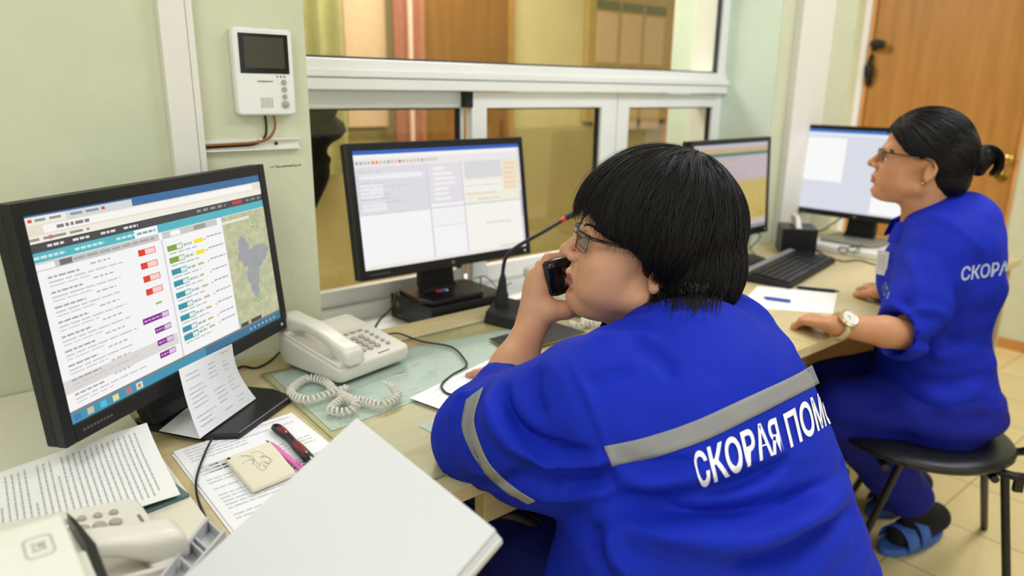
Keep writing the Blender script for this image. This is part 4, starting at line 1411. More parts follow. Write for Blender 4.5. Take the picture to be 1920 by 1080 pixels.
# ================================================================== SMOOTH SURFACES (for figures)
class SDF:
    def __init__(s, lo, hi, h):
        s.lo = np.array(lo, np.float32)
        s.h = h
        s.n = np.ceil((np.array(hi) - np.array(lo)) / h).astype(int) + 1
        s.d = np.full(s.n, 1e3, np.float32)
        s.ax = [s.lo[i] + h * np.arange(s.n[i], dtype=np.float32) for i in range(3)]

    def _blk(s, lo, hi, m):
        a = np.maximum(0, np.floor((np.array(lo) - m - s.lo) / s.h).astype(int))
        b = np.minimum(s.n, np.ceil((np.array(hi) + m - s.lo) / s.h).astype(int) + 1)
        if (b <= a).any():
            return None
        sl = tuple(slice(a[i], b[i]) for i in range(3))
        X, Y, Z = np.meshgrid(*[s.ax[i][sl[i]] for i in range(3)], indexing='ij', sparse=True)
        return sl, X, Y, Z

    def _mix(s, sl, f, k, op):
        d = s.d[sl]
        if op == 'u':
            if k <= 0:
                s.d[sl] = np.minimum(d, f)
            else:
                hh = np.clip(.5 + .5 * (f - d) / k, 0, 1)
                s.d[sl] = f + (d - f) * hh - k * hh * (1 - hh)
        else:
            f = -f
            if k <= 0:
                s.d[sl] = np.maximum(d, f)
            else:
                hh = np.clip(.5 - .5 * (f - d) / k, 0, 1)
                s.d[sl] = f + (d - f) * hh + k * hh * (1 - hh)

    def ell(s, c, r, R=None, k=0.0, op='u'):
        c, r = np.array(c, float), np.array(r, float)
        m = max(r)
        B = s._blk(c - (m if R is not None else r), c + (m if R is not None else r), k + 4 * s.h)
        if B is None:
            return s
        sl, X, Y, Z = B
        X, Y, Z = X - c[0], Y - c[1], Z - c[2]
        if R is not None:
            R = np.array(R)
            X, Y, Z = (X * R[0, i] + Y * R[1, i] + Z * R[2, i] for i in range(3))
        k0 = np.sqrt((X / r[0]) ** 2 + (Y / r[1]) ** 2 + (Z / r[2]) ** 2)
        k1 = np.sqrt((X / r[0] ** 2) ** 2 + (Y / r[1] ** 2) ** 2 + (Z / r[2] ** 2) ** 2)
        s._mix(sl, (k0 * (k0 - 1) / np.maximum(k1, 1e-9)).astype(np.float32), k, op)
        return s

    def sph(s, c, r, k=0.0, op='u'):
        return s.ell(c, (r, r, r), None, k, op)

    def cone(s, a, b, ra, rb, k=0.0, op='u', flat=None):
        """capsule from a to b whose radius runs from ra to rb; flat=(axis, factor) squeezes it"""
        a, b = np.array(a, float), np.array(b, float)
        m = max(ra, rb)
        B = s._blk(np.minimum(a, b) - m, np.maximum(a, b) + m, k + 4 * s.h)
        if B is None:
            return s
        sl, X, Y, Z = B
        ab = b - a
        L2 = max(ab @ ab, 1e-12)
        t = np.clip(((X - a[0]) * ab[0] + (Y - a[1]) * ab[1] + (Z - a[2]) * ab[2]) / L2, 0, 1)
        dx, dy, dz = X - a[0] - t * ab[0], Y - a[1] - t * ab[1], Z - a[2] - t * ab[2]
        if flat is not None:
            n = np.array(flat[0], float)
            n /= np.linalg.norm(n)
            q = dx * n[0] + dy * n[1] + dz * n[2]
            e = (flat[1] - 1) * q
            dx, dy, dz = dx + e * n[0], dy + e * n[1], dz + e * n[2]
        f = np.sqrt(dx * dx + dy * dy + dz * dz) - (ra + (rb - ra) * t)
        s._mix(sl, f.astype(np.float32), k, op)
        return s

    def chain(s, P, R, k=0.0, **kw):
        for i in range(len(P) - 1):
            s.cone(P[i], P[i + 1], R[i], R[i + 1], k if i == 0 else min(k, max(R) * .5) if k else 0.0, **kw)
        return s

    def poly_cut(s, pts, axes=(0, 2), k=0.0, span=None):
        """cut away an outline (two axes) extruded through the third axis"""
        P = np.array(pts, float)
        lo, hi = s.lo.astype(float).copy(), (s.lo + s.h * (s.n - 1)).astype(float)
        if span is not None:
            t3 = 3 - axes[0] - axes[1]
            lo[t3], hi[t3] = span
        B = s._blk(lo, hi, 0)
        sl, X, Y, Z = B
        C = (X, Y, Z)
        U, V = C[axes[0]], C[axes[1]]
        U, V = np.broadcast_arrays(U, V)
        d = np.full(U.shape, 1e9)
        sg = np.ones(U.shape)
        n = len(P)
        for i in range(n):
            a, b = P[i], P[(i + 1) % n]
            e = b - a
            wx, wy = U - a[0], V - a[1]
            t = np.clip((wx * e[0] + wy * e[1]) / (e @ e), 0, 1)
            d = np.minimum(d, (wx - e[0] * t) ** 2 + (wy - e[1] * t) ** 2)
            c1, c2, c3 = V >= a[1], V < b[1], e[0] * wy > e[1] * wx
            flip = (c1 & c2 & c3) | (~c1 & ~c2 & ~c3)
            sg = np.where(flip, -sg, sg)
        s._mix(sl, (np.sqrt(d) * sg).astype(np.float32), k, 's')
        return s

    def mesh(s):
        """surface nets"""
        d = s.d
        S = d < 0
        nx, ny, nz = (int(v) for v in s.n)
        c8 = [S[i:nx - 1 + i, j:ny - 1 + j, k:nz - 1 + k] for i in (0, 1) for j in (0, 1) for k in (0, 1)]
        cnt = sum(c.astype(np.int8) for c in c8)
        act = (cnt > 0) & (cnt < 8)
        I = np.argwhere(act)
        idx = np.full(act.shape, -1, np.int64)
        idx[act] = np.arange(len(I))
        acc = np.zeros((len(I), 3))
        num = np.zeros(len(I))
        off = np.array([(i, j, k) for i in (0, 1) for j in (0, 1) for k in (0, 1)])
        val = np.stack([d[I[:, 0] + o[0], I[:, 1] + o[1], I[:, 2] + o[2]] for o in off], 1).astype(float)
        for a in range(8):
            for b in range(a + 1, 8):
                if np.abs(off[a] - off[b]).sum() != 1:
                    continue
                va, vb = val[:, a], val[:, b]
                m = (va < 0) != (vb < 0)
                t = va[m] / (va[m] - vb[m])
                acc[m] += off[a] + (off[b] - off[a]) * t[:, None]
                num[m] += 1
        V = s.lo + s.h * (I + acc / num[:, None])
        Q = []
        for ax in range(3):
            o1, o2 = [(1, 2), (2, 0), (0, 1)][ax]
            sl0 = [slice(None)] * 3
            sl1 = [slice(None)] * 3
            sl0[ax] = slice(0, -1)
            sl1[ax] = slice(1, None)
            A, Bm = S[tuple(sl0)], S[tuple(sl1)]
            E = np.argwhere(A != Bm)
            ok = (E[:, o1] > 0) & (E[:, o2] > 0) & (E[:, o1] < s.n[o1] - 1) & (E[:, o2] < s.n[o2] - 1)
            E = E[ok]
            inn = A[E[:, 0], E[:, 1], E[:, 2]]
            e1 = np.zeros(3, int)
            e1[o1] = 1
            e2 = np.zeros(3, int)
            e2[o2] = 1
            g = lambda p: idx[p[:, 0], p[:, 1], p[:, 2]]
            q = np.stack([g(E - e1 - e2), g(E - e2), g(E), g(E - e1)], 1)
            q[~inn] = q[~inn][:, ::-1]
            Q.append(q)
        Q = np.concatenate(Q)
        Q = Q[(Q >= 0).all(1)]
        return V, Q


def smooth_mesh(V, Q, it=2, lam=.5):
    E = np.concatenate([Q[:, [0, 1]], Q[:, [1, 2]], Q[:, [2, 3]], Q[:, [3, 0]]])
    for _ in range(it):
        acc = np.zeros_like(V)
        num = np.zeros(len(V))
        np.add.at(acc, E[:, 0], V[E[:, 1]])
        np.add.at(acc, E[:, 1], V[E[:, 0]])
        np.add.at(num, E[:, 0], 1)
        np.add.at(num, E[:, 1], 1)
        V = V + lam * (acc / np.maximum(num, 1)[:, None] - V)
    return V


def vnormals(V, Q):
    n = np.cross(V[Q[:, 2]] - V[Q[:, 0]], V[Q[:, 3]] - V[Q[:, 1]])
    N = np.zeros_like(V)
    for k in range(4):
        np.add.at(N, Q[:, k], n)
    return N / np.maximum(np.linalg.norm(N, axis=1), 1e-12)[:, None]


def join(parts):
    V, Q, o = [], [], 0
    for v, q in parts:
        V.append(v)
        Q.append(q + o)
        o += len(v)
    return np.concatenate(V), np.concatenate(Q)


def mesh_obj(name, V, Q, mats, parent=None, mi=None, smooth=True):
    """V in world space"""
    V = np.asarray(V, float)
    if parent is not None:
        I = np.array(MW[parent.name].inverted())
        V = V @ I[:3, :3].T + I[:3, 3]
    me = bpy.data.meshes.new(name)
    me.vertices.add(len(V))
    me.vertices.foreach_set('co', V.astype(np.float32).ravel())
    me.loops.add(Q.size)
    me.loops.foreach_set('vertex_index', Q.astype(np.int32).ravel())
    me.polygons.add(len(Q))
    me.polygons.foreach_set('loop_start', np.arange(0, Q.size, Q.shape[1], dtype=np.int32))
    me.polygons.foreach_set('loop_total', np.full(len(Q), Q.shape[1], np.int32))
    for m in (mats if isinstance(mats, (list, tuple)) else [mats]):
        me.materials.append(m)
    if mi is not None:
        me.polygons.foreach_set('material_index', mi.astype(np.int32))
    me.polygons.foreach_set('use_smooth', np.full(len(Q), smooth))
    me.update(calc_edges=True)
    o = bpy.data.objects.new(name, me)
    COL.objects.link(o)
    if parent is not None:
        o.parent = parent
        MW[o.name] = MW[parent.name].copy()
    else:
        MW[o.name] = Matrix.Identity(4)
    return o


def xf(M_, V):
    A = np.array(M_)
    return np.asarray(V, float) @ A[:3, :3].T + A[:3, 3]


_lat = np.random.RandomState(5).rand(64, 64, 64)


def vnoise(P):
    i = np.floor(P).astype(int)
    f = P - i
    f = f * f * (3 - 2 * f)
    out = 0
    for a in (0, 1):
        for b in (0, 1):
            for c in (0, 1):
                w = (f[:, 0] if a else 1 - f[:, 0]) * (f[:, 1] if b else 1 - f[:, 1]) * (f[:, 2] if c else 1 - f[:, 2])
                out = out + w * _lat[(i[:, 0] + a) % 64, (i[:, 1] + b) % 64, (i[:, 2] + c) % 64]
    return out


def bvh_of(V, Q):
    return BVHTree.FromPolygons([tuple(p) for p in V], [tuple(int(i) for i in q) for q in Q])


def crease(V, N, polys, bvh=None):
    """push vertices along their normals near the given fold lines: (world points, width, height)"""
    D = np.zeros(len(V))
    for pts, w, amp in polys:
        P = np.array([tuple(p) for p in spline(pts, 6)])
        lo, hi = P.min(0) - 3 * w, P.max(0) + 3 * w
        sel = np.where(((V > lo) & (V < hi)).all(1))[0]
        if not len(sel):
            continue
        X = V[sel]
        best = np.full(len(sel), 1e9)
        tt = np.zeros(len(sel))
        m = len(P) - 1
        for i in range(m):
            e = P[i + 1] - P[i]
            t = np.clip(((X - P[i]) @ e) / max(e @ e, 1e-12), 0, 1)
            d = np.linalg.norm(X - P[i] - t[:, None] * e, axis=1)
            u = d < best
            best[u] = d[u]
            tt[u] = (i + t[u]) / m
        fade = np.clip(np.minimum(tt, 1 - tt) * 5, 0, 1)
        D[sel] += amp * np.exp(-(best / w) ** 2) * (.25 + .75 * fade)
    return V + N * D[:, None]


def shoot(bvh, pix, fallback=1.1):
    """where the lines of sight through the pixels meet a surface"""
    out = []
    last = fallback
    for x, y in pix:
        d = ray(x, y)
        L = d.length
        hit = bvh.ray_cast(CAM, d / L, 6.0)
        if hit[0] is not None:
            out.append(hit[0])
            last = hit[3] / L
        else:
            out.append(CAM + d * last)
    return out
# ================================================================== PEOPLE
def skin_mat(name, c, c2):
    return mat(name, c, .5, spec=.35, noise=.5, nscale=22, c2=c2, bump=.08, bscale=900, sss=.12)


M_skin1 = skin_mat('skin_warm', (208, 156, 122), (198, 144, 110))
M_lip1 = mat('lip_rose', (152, 88, 80), .4, spec=.4, noise=.05)
M_hair = mat('dark_hair', (14, 11, 10), .55, spec=.25, noise=.3, nscale=200)
M_hair2 = mat('dark_hair_strand', (20, 16, 14), .45, spec=.4, noise=.3, nscale=400)
M_blue = mat('royal_blue_cloth', (20, 42, 172), .7, spec=.14, noise=.05, nscale=10, bump=.12, bscale=1400)
M_blue2 = mat('royal_blue_cloth_plain', (24, 40, 166), .7, spec=.14, noise=.05, nscale=10, bump=.12, bscale=1400)
M_navy = mat('navy_cloth', (22, 28, 96), .8, spec=.15, noise=.1, nscale=12)
M_refl = mat('grey_reflective_tape', (140, 140, 140), .5, spec=.25, noise=.06, nscale=14, bump=.1, bscale=2000)
M_text = mat('white_print', (236, 238, 244), .6, noise=.03)
M_eye = mat('eye_white', (224, 216, 206), .25, noise=.03)
M_iris = mat('iris_dark', (50, 36, 26), .15, noise=.1)


def frame(origin, heading, pitch, roll=0.0):
    """head frame in millimetres: x forward, y to the person's left, z up"""
    hd, pt = math.radians(heading), math.radians(pitch)
    f = Vector((math.cos(hd) * math.cos(pt), math.sin(hd) * math.cos(pt), math.sin(pt)))
    l = Vector((-math.sin(hd), math.cos(hd), 0))
    u = f.cross(l)
    R = Matrix.Rotation(math.radians(roll), 3, f)
    l, u = R @ l, R @ u
    m = Matrix((f, l, u)).transposed().to_4x4() @ Matrix.Scale(.001, 4)
    m.translation = origin
    return m


def head_sdf(h=2.3, fat=1.0, lo=(-115, -95, -175), hi=(150, 95, 172)):
    s = SDF(lo, hi, h)
    s.ell((2, 0, 62), (100, 76, 94))
    s.ell((56, 0, -2), (56, 60 + 4 * fat, 84), k=18)
    # jaw, cheeks
    for y in (-1, 1):
        s.cone((12, y * 54, -42), (82, y * 16, -66), 17 + 5 * fat, 17 + 3 * fat, k=22)
        s.ell((68, y * 36, -6), (35, 28 + 4 * fat, 32), k=18)
        s.ell((66, y * 36, -38), (34 + 4 * fat, 26 + 5 * fat, 30), k=18)
        s.ell((98, y * 22, 50), (10, 24, 9), k=12)
    s.ell((96, 0, -64), (17.5, 21, 16), k=14)
    s.ell((104, 0, -34), (12, 28, 24), k=12)
    # soft under-chin and neck
    s.ell((50, 0, -76), (50, 40, 13 + 8 * fat), k=18)
    s.cone((-18, 0, -40), (-48, 0, -190), 56 + 4 * fat, 58 + 6 * fat, k=24)
    # eye sockets
    for y in (-1, 1):
        s.ell((114, y * 33, 32), (17, 19, 12), k=10, op='s')
        s.ell((91, y * 33, 31), (13, 15, 13), k=4)
        s.ell((98, y * 34, 40), (9, 18, 5.5), k=5)
    # nose
    s.cone((107, 0, 36), (127, 0, 9), 6.5, 9.5, k=9)
    s.sph((127, 0, 5), 10, k=5)
    for y in (-1, 1):
        s.ell((115, y * 13.5, 1), (11.5, 8, 8.5), k=4)
        s.ell((121, y * 7.5, -7.5), (5.5, 3.6, 4.5), k=2, op='s')
    s.ell((115.5, 0, -17), (4, 4, 8), k=5, op='s')
    # lips
    up_ = [(101, -27, -36), (110, -15, -30.5), (114, -5, -28), (114, 5, -28), (110, 15, -30.5), (101, 27, -36)]
    s.chain(up_, [2.8, 5, 6.2, 6.2, 5, 2.8], k=3)
    lo_ = [(101, -24, -39), (109, -13, -41.5), (112, 0, -42.5), (109, 13, -41.5), (101, 24, -39)]
    s.chain(lo_, [3, 6, 7.4, 6, 3], k=3)
    s.chain([(103, -30, -38.5), (113, -18, -36), (122, 0, -35), (113, 18, -36), (103, 30, -38.5)], [1.0, 1.3, 1.6, 1.3, 1.0], k=2, op='s')
    s.ell((113, 0, -53), (7, 20, 5), k=8, op='s')
    for y in (-1, 1):
        # fold from nose to mouth corner
        s.cone((107, y * 23, -4), (97, y * 33, -36), 2.0, 2.0, k=6, op='s')
        s.cone((97, y * 33, -40), (90, y * 33, -58), 1.2, 1.2, k=6, op='s')
        # ear
        R = Matrix.Rotation(math.radians(-14), 3, 'Y')
        s.ell((-9, y * 73, 6), (15, 7, 27), R, k=4)
        s.ell((-7, y * 80, 9), (8, 6, 16), R, k=4, op='s')
        s.ell((-4, y * 74, -17), (7, 5, 8), k=5)
    return s


def lips_index(V, Q):
    C = V[Q].mean(1)
    a = ((C[:, 0] - 110) / 14) ** 2 + (C[:, 1] / 27) ** 2 + ((C[:, 2] + 36) / 12.5) ** 2
    return (a < 1) & (C[:, 0] > 98)


def hand(s, W, D, U, side=1, curl=(25, 35, 25), spread=4, r=1.0, thumb=(0, 0), k=7):
    """five-fingered hand; W wrist, D towards the knuckles, U back of the hand; side=1 left hand"""
    W, D, U = Vector(W), Vector(D).normalized(), Vector(U)
    U = (U - D * U.dot(D)).normalized()
    T = D.cross(U) * side
    kn = ((26, 90, 45, 26, 20, 8.6), (8, 94, 48, 30, 21, 8.8), (-10, 89, 45, 28, 21, 8.4), (-26, 80, 35, 21, 18, 7.4))
    for i, (o, ln, a, b, c, rr) in enumerate(kn):
        p = W + D * ln + T * o - U * (abs(o - 4) * .12)
        s.cone(W + T * (o * .55), p, 16, 11.5 * r, k=14, flat=(U, 1.25))
        s.sph(p + U * 1.5, 10.2 * r, k=6)
        d = (D + T * (spread * (1.2 - i) * .02)).normalized()
        ang = 0
        P, Rr = [p], [rr * r * 1.08]
        for L, cu, q in ((a, curl[0] + i * 5, 1.0), (b, curl[1] + i * 4, .92), (c, curl[2], .8)):
            ang += math.radians(cu)
            v = d * math.cos(ang) - U * math.sin(ang)
            P.append(P[-1] + v * L)
            Rr.append(rr * r * q)
        s.chain(P, Rr, k=k)
    b0 = W + D * 22 + T * 22 - U * 6
    b1 = b0 + D * 32 + T * (24 + thumb[0]) - U * (10 + thumb[1])
    b2 = b1 + D * 28 + T * 6 - U * (6 + thumb[1])
    b3 = b2 + D * 24 - T * 2 - U * 4
    s.chain([W + D * 8 + T * 8, b0, b1, b2, b3], [16, 15, 11 * r, 9.6 * r, 8 * r], k=10)


def strands(name, parent, Mh, O, radii, inside, n, seed, crown, mat_, rad=.55, jitter=5.0, length=(.9, 1.0), sweep=.25, rings=15, zmin=-80, ymin=None):
    """hair: polylines over a union of ellipsoids seen from O (head millimetres), running from the crown down;
    inside(p) is False where the hair must stop"""
    r = random.Random(seed)
    O = Vector(O)

    def surf(d):
        best = 0
        for c, q in radii:
            c = Vector(c)
            a = Vector((d.x / q[0], d.y / q[1], d.z / q[2]))
            o = O - c
            b = Vector((o.x / q[0], o.y / q[1], o.z / q[2]))
            A, B, Cc = a.dot(a), 2 * a.dot(b), b.dot(b) - 1
            D_ = B * B - 4 * A * Cc
            if D_ > 0:
                best = max(best, (-B + math.sqrt(D_)) / (2 * A))
        return best
    cz = Vector(crown).normalized()
    e1 = cz.cross(Vector((0, 1, 0))).normalized()
    e2 = cz.cross(e1)
    mb = MB()
    for i in range(n):
        ph = r.uniform(0, 2 * math.pi)
        t0 = r.uniform(.02, .9) * r.random()
        ck = int(ph * 9) + 60 * int(t0 * 6)
        cr = random.Random(ck * 13 + seed)
        off = r.uniform(-1.5, jitter) + cr.uniform(-1, jitter * .9)
        sw = sweep * (r.uniform(-.25, .25) + cr.uniform(-.7, 1.2))
        wob = r.uniform(0, 6.3)
        wa = r.uniform(.01, .05)
        pts = []
        extra = r.randint(0, 1) + cr.randint(0, 1)
        dead = 0
        for k in range(40):
            th = t0 + k * .075
            if th > 2.75:
                break
            a = ph + sw * th + wa * math.sin(th * 5 + wob)
            d = (cz * math.cos(th) + (e1 * math.cos(a) + e2 * math.sin(a)) * math.sin(th)).normalized()
            p = O + d * (surf(d) + off)
            if p.z < zmin + cr.uniform(-14, 22) + r.uniform(-6, 6):
                break
            if not inside(p):
                dead += 1
                if dead > extra:
                    break
            pts.append(p)
        if len(pts) < 4:
            continue
        m_ = len(pts)
        rr = rad * r.uniform(.6, 1.3)
        R_ = [rr * (1 - .75 * (q / (m_ - 1)) ** 2) for q in range(m_)]
        mb.tube([Mh @ p for p in pts], [q * .001 for q in R_], 4)
    return mb.build(name, mat_, parent, smooth=True, w=True, sm_angle=180)


# ------------------------------------------------------------------ the woman on the telephone
W1 = thing('person', 'woman in a blue jacket with white back lettering, holding a black telephone, back turned', 'person', (.87, .50, 0))
E1 = at_d(1206, 500, 1.155)
H1 = frame(E1, 142, 9, roll=0)
hs = head_sdf(2.2, 1.0)
hv, hq = hs.mesh()
hv = smooth_mesh(hv, hq, 1)
lip = lips_index(hv, hq)
I1 = H1.inverted()


def loc1(p):
    return np.array(I1 @ Vector(p))


# forearm and hand with the telephone, in the head's millimetres
ELB = on_z(912, 815, .795)
elb = loc1(ELB)
WR = np.array((152., -38., -128.))
fa = SDF(np.minimum(elb, (60, -110, -150)) - 60, np.maximum(elb, (190, 10, 10)) + 50, 2.3)
fa.cone(elb, elb + (WR - elb) * .55, 44, 38, k=4)
fa.cone(elb + (WR - elb) * .45, WR, 38, 25, k=20)
fa.cone(WR, (150, -46, -75), 25, 20, k=16, flat=((0, 1, 0), 1.3))
for a, rr in (((158, -46, -50), 13), ((164, -50, -62), 13), ((163, -54, -78), 12.5), ((157, -56, -94), 11.5)):
    fa.cone(WR, a, 19, rr, k=14)
# fingers wrapping the far side of the handset
fa.chain([(158, -46, -50), (147, -46, -22), (122, -54, -14), (102, -62, -12)], [10, 9, 8, 7], k=6)
fa.chain([(164, -50, -62), (154, -70, -40), (126, -80, -34), (106, -80, -32)], [10, 9, 8, 7], k=6)
fa.chain([(163, -54, -78), (150, -76, -58), (124, -86, -52), (106, -84, -50)], [10, 9, 8, 7], k=6)
fa.chain([(157, -56, -94), (144, -76, -78), (122, -84, -72), (108, -82, -70)], [9, 8, 7, 6], k=6)
# thumb and ball of the thumb under the handset
fa.chain([(150, -36, -112), (130, -28, -104), (104, -26, -98), (80, -30, -90), (64, -34, -80)], [20, 18, 14, 10, 8.5], k=12)
fv, fq = fa.mesh()
fv = smooth_mesh(fv, fq, 1)

# right hand lying on the sheet
F1 = on_z(901, 690, .770)
rh = SDF((F1.x * 1000 - 70, F1.y * 1000 - 210, 740), (F1.x * 1000 + 330, F1.y * 1000 + 80, 900), 2.6)
Wr = Vector((F1.x * 1000 + 66, F1.y * 1000 - 150, 784))
hand(rh, Wr, (-.34, .94, -.02), (0, .1, 1), side=-1, curl=(6, 10, 8))
rh.cone(Wr, Wr + Vector((165, 60, 8)), 24, 31, k=10)
rv, rq = rh.mesh()

# trunk under the clothes
tr = SDF((.5, .3, .03), (1.2, 1.12, 1.1), .013)
tr.ell((.87, .62, .80), (.16, .10, .15)).ell((.87, .52, .56), (.19, .15, .2), k=.05)
tr.cone((.86, .64, .86), np.array(H1 @ Vector((-45, 0, -160))), .06, .055, k=.03)
for a, b, c in (((.69, .65, .87), tuple(ELB), tuple(ELB + Vector((0, .01, -.01)))), ((1.03, .67, .90), (1.06, .85, .81), (1.0, .915, .795))):
    tr.cone(a, b, .05, .042, k=.03).cone(b, c, .042, .035, k=.01)
for sx in (.76, .98):
    tr.chain([(sx, .52, .50), (sx - .02, .94, .53), (sx - .02, .97, .10)], [.08, .058, .04], k=.02)
    tr.cone((sx - .02, .97, .055), (sx - .03, 1.09, .05), .028, .024, k=.01)
tv, tq = tr.mesh()
BV, BQ = join([(xf(H1, hv), hq), (xf(H1, fv), fq), (rv * .001, rq), (tv, tq)])
mi = np.zeros(len(BQ))
mi[:len(hq)][lip] = 1
mesh_obj('body', BV, BQ, [M_skin1, M_lip1], W1, mi)

for y in (-1, 1):
    eb = MB()
    T = H1 @ Matrix.Translation((93.0, y * 33, 31)) @ Matrix.Rotation(math.radians(y * 6), 4, 'Z')
    eb.lathe([(.01, -12.6), (5, -11.5), (9, -8.8), (11.6, -5), (12.6, 0), (11.6, 5), (9, 8.8), (5, 11.5), (.01, 12.6)], 20, T @ Matrix.Rotation(math.pi / 2, 4, 'Y'))
    eo = eb.build('eye', M_eye, W1, smooth=True, w=True)
    ib = MB()
    ib.lathe([(5.8, 11.2), (5.6, 11.9), (3, 12.75), (.01, 13)], 16, T @ Matrix.Rotation(math.pi / 2, 4, 'Y'))
    ib.build('iris', M_iris, eo, smooth=True, w=True)
    br = MB()
    br.tube(spline([H1 @ Vector(p) for p in ((107, y * 12, 50), (106, y * 26, 56), (96, y * 42, 56), (84, y * 52, 50))], 5), [.0015] + [.0026] * 12 + [.0018, .0012, .0008], 6)
    br.build('eyebrow', M_hair, W1, smooth=True, w=True)

# hair
CUT1 = [(220, 84), (122, 80), (110, 76), (96, 62), (80, 49), (56, 42), (36, 31), (14, 10), (-6, -12), (-12, -28), (2, -44), (32, -64), (70, -95), (220, -140)]


def in_poly(x, z, P):
    c = False
    n = len(P)
    for i in range(n):
        x1, z1 = P[i]
        x2, z2 = P[(i + 1) % n]
        if (z1 > z) != (z2 > z) and x < (x2 - x1) * (z - z1) / (z2 - z1) + x1:
            c = not c
    return c


HR1 = [((-10, 0, 72), (132, 98, 114)), ((-70, 0, 10), (84, 92, 96)), ((-30, 0, 100), (92, 84, 84))]
hx = SDF((-175, -115, -130), (140, 115, 200), 3.2)
for c, r_ in HR1:
    hx.ell(c, r_, k=20)
hx.ell((-58, 0, -55), (76, 86, 52), k=24)
hx.ell((-14, 0, -58), (46, 96, 26), k=16)
hx.poly_cut(CUT1, (0, 2), k=4)
hxv, hxq = hx.mesh()
hxv = smooth_mesh(hxv, hxq, 2)
hxn = vnormals(hxv, hxq)
a_ = np.arctan2(hxv[:, 1], hxv[:, 0] + 20)
hxv = hxv + hxn * ((vnoise(np.stack([a_ * 16, hxv[:, 2] * .012, hxv[:, 0] * .01], 1) + 20) - .5) * 12)[:, None]
hair1 = mesh_obj('hair', xf(H1, hxv), hxq, M_hair, W1)
ins1 = lambda p: not in_poly(p.x, p.z, CUT1)
strands('hair_strands', hair1, H1, (-25, 0, 50), HR1 + [((-58, 0, -55), (76, 86, 52)), ((-14, 0, -58), (46, 98, 27))], ins1, 3000, 3, (-.15, 0, 1), M_hair2, rad=.62, jitter=5, zmin=-100)
strands('loose_strands', hair1, H1, (-25, 0, 50), HR1 + [((-58, 0, -55), (76, 86, 52))], ins1, 130, 9, (-.15, 0, 1), M_hair2, rad=.2, jitter=7, zmin=-115, sweep=.35)

# eyeglasses
gl = MB()
M_gun = mat('gunmetal', (70, 66, 62), .25, metal=.9, noise=.05)
gm = bpy.data.materials.new('lens_glass')
gm.use_nodes = True
nt = gm.node_tree
nt.nodes.remove(nt.nodes['Principled BSDF'])
a1 = nt.nodes.new('ShaderNodeBsdfTransparent')
a1.inputs[0].default_value = (.9, .9, .92, 1)
a2 = nt.nodes.new('ShaderNodeBsdfGlossy')
a2.inputs['Roughness'].default_value = .03
a3 = nt.nodes.new('ShaderNodeMixShader')
a3.inputs[0].default_value = .3
nt.links.new(a1.outputs[0], a3.inputs[1])
nt.links.new(a2.outputs[0], a3.inputs[2])
nt.links.new(a3.outputs[0], nt.nodes['Material Output'].inputs[0])


def eyeglasses(Hm, parent, temple_mat, thin=1.0):
    g = None
    for y in (-1, 1):
        def lp(a, b):
            return Hm @ Vector((117 - (abs(b) * .02) - max(0, a + 4) * .34 - .0035 * a * a, y * (33 + a), 31 + b - a * .02))
        out = [(a, b) for a, b in rrect(50, 28, 8, 4)]
        top = [p for p in out]
        rim = MB().tube([lp(a, b) for a, b in out], .0008 * thin, 6, closed=True)
        if g is None:
            g = rim.build('eyeglasses', M_gun, parent, smooth=True, w=True)
        else:
            rim.build('rim', M_gun, g, smooth=True, w=True)
        ln = MB()
        fr_ = [lp(a * .99, b * .99) for a, b in out]
        c = lp(0, 0)
        off = (Hm.to_3x3() @ Vector((-1.2, 0, 0)))
        k = len(fr_)
        ln.add(fr_ + [c] + [p + off for p in fr_] + [c + off], [(i, (i + 1) % k, k) for i in range(k)] + [(k + 1 + (i + 1) % k, k + 1 + i, 2 * k + 1) for i in range(k)])
        ln.build('lens', gm, g, w=True)
        bw = MB().tube([lp(a, 13.5) for a in (-23, -12, 0, 12, 23, 26)], [.0012 * thin, .0015 * thin, .0016 * thin, .0018 * thin, .0022 * thin, .0022 * thin], 6)
        bw.build('brow_bar', M_black if thin >= 1 else M_gun, g, smooth=True, w=True)
        tp = MB().tube(spline([lp(26, 12), Hm @ Vector((86, y * 68, 41)), Hm @ Vector((40, y * 77, 39)), Hm @ Vector((0, y * 79, 34)), Hm @ Vector((-14, y * 78, 16))], 5), [.0042 * thin] * 12 + [.003 * thin] * 9, 8, flat=.55)
        tp.build('temple', temple_mat, g, smooth=True, w=True)
    MB().tube(spline([Hm @ Vector((117, -9, 37)), Hm @ Vector((120, 0, 39)), Hm @ Vector((117, 9, 37))], 4), .001 * thin, 6).build('bridge', M_gun, g, smooth=True, w=True)
    return g


eyeglasses(H1, W1, M_blackgloss)

# handset in her hand
A0 = Vector((141, -38, -53))
Ax = (Vector((-2, -96, 4)) - A0).normalized()
Wx = (Vector((0, 0, 1)) - Ax * Ax.z).normalized()
Nx = Ax.cross(Wx)
hp = thing('telephone_handset', 'black cordless handset held at the woman\'s mouth', 'telephone', tuple(H1 @ (A0 + Ax * 70)))
TH = H1 @ Matrix((Ax, Wx, Nx)).transposed().to_4x4()
TH = H1 @ (Matrix.Translation(A0) @ Matrix((Ax, Wx, Nx)).transposed().to_4x4())
hb = MB()
secs = [(-6, 50, 18), (-2, 59, 25), (8, 64, 29), (40, 62, 27), (90, 58, 24), (140, 58, 26), (152, 52, 21), (156, 42, 14)]
V = []
for x, w_, t_ in secs:
    for (a, b) in rrect(w_, t_, min(w_, t_) * .32, 4):
        V.append(TH @ Vector((x, a, b)))
k = len(rrect(1, 1, .2, 4))
Fs = [tuple(range(k)), tuple(reversed(range((len(secs) - 1) * k, len(secs) * k)))]
for j in range(len(secs) - 1):
    Fs += [(j * k + i, j * k + k + i, j * k + k + (i + 1) % k, j * k + (i + 1) % k) for i in range(k)]
hb.add(V, Fs)
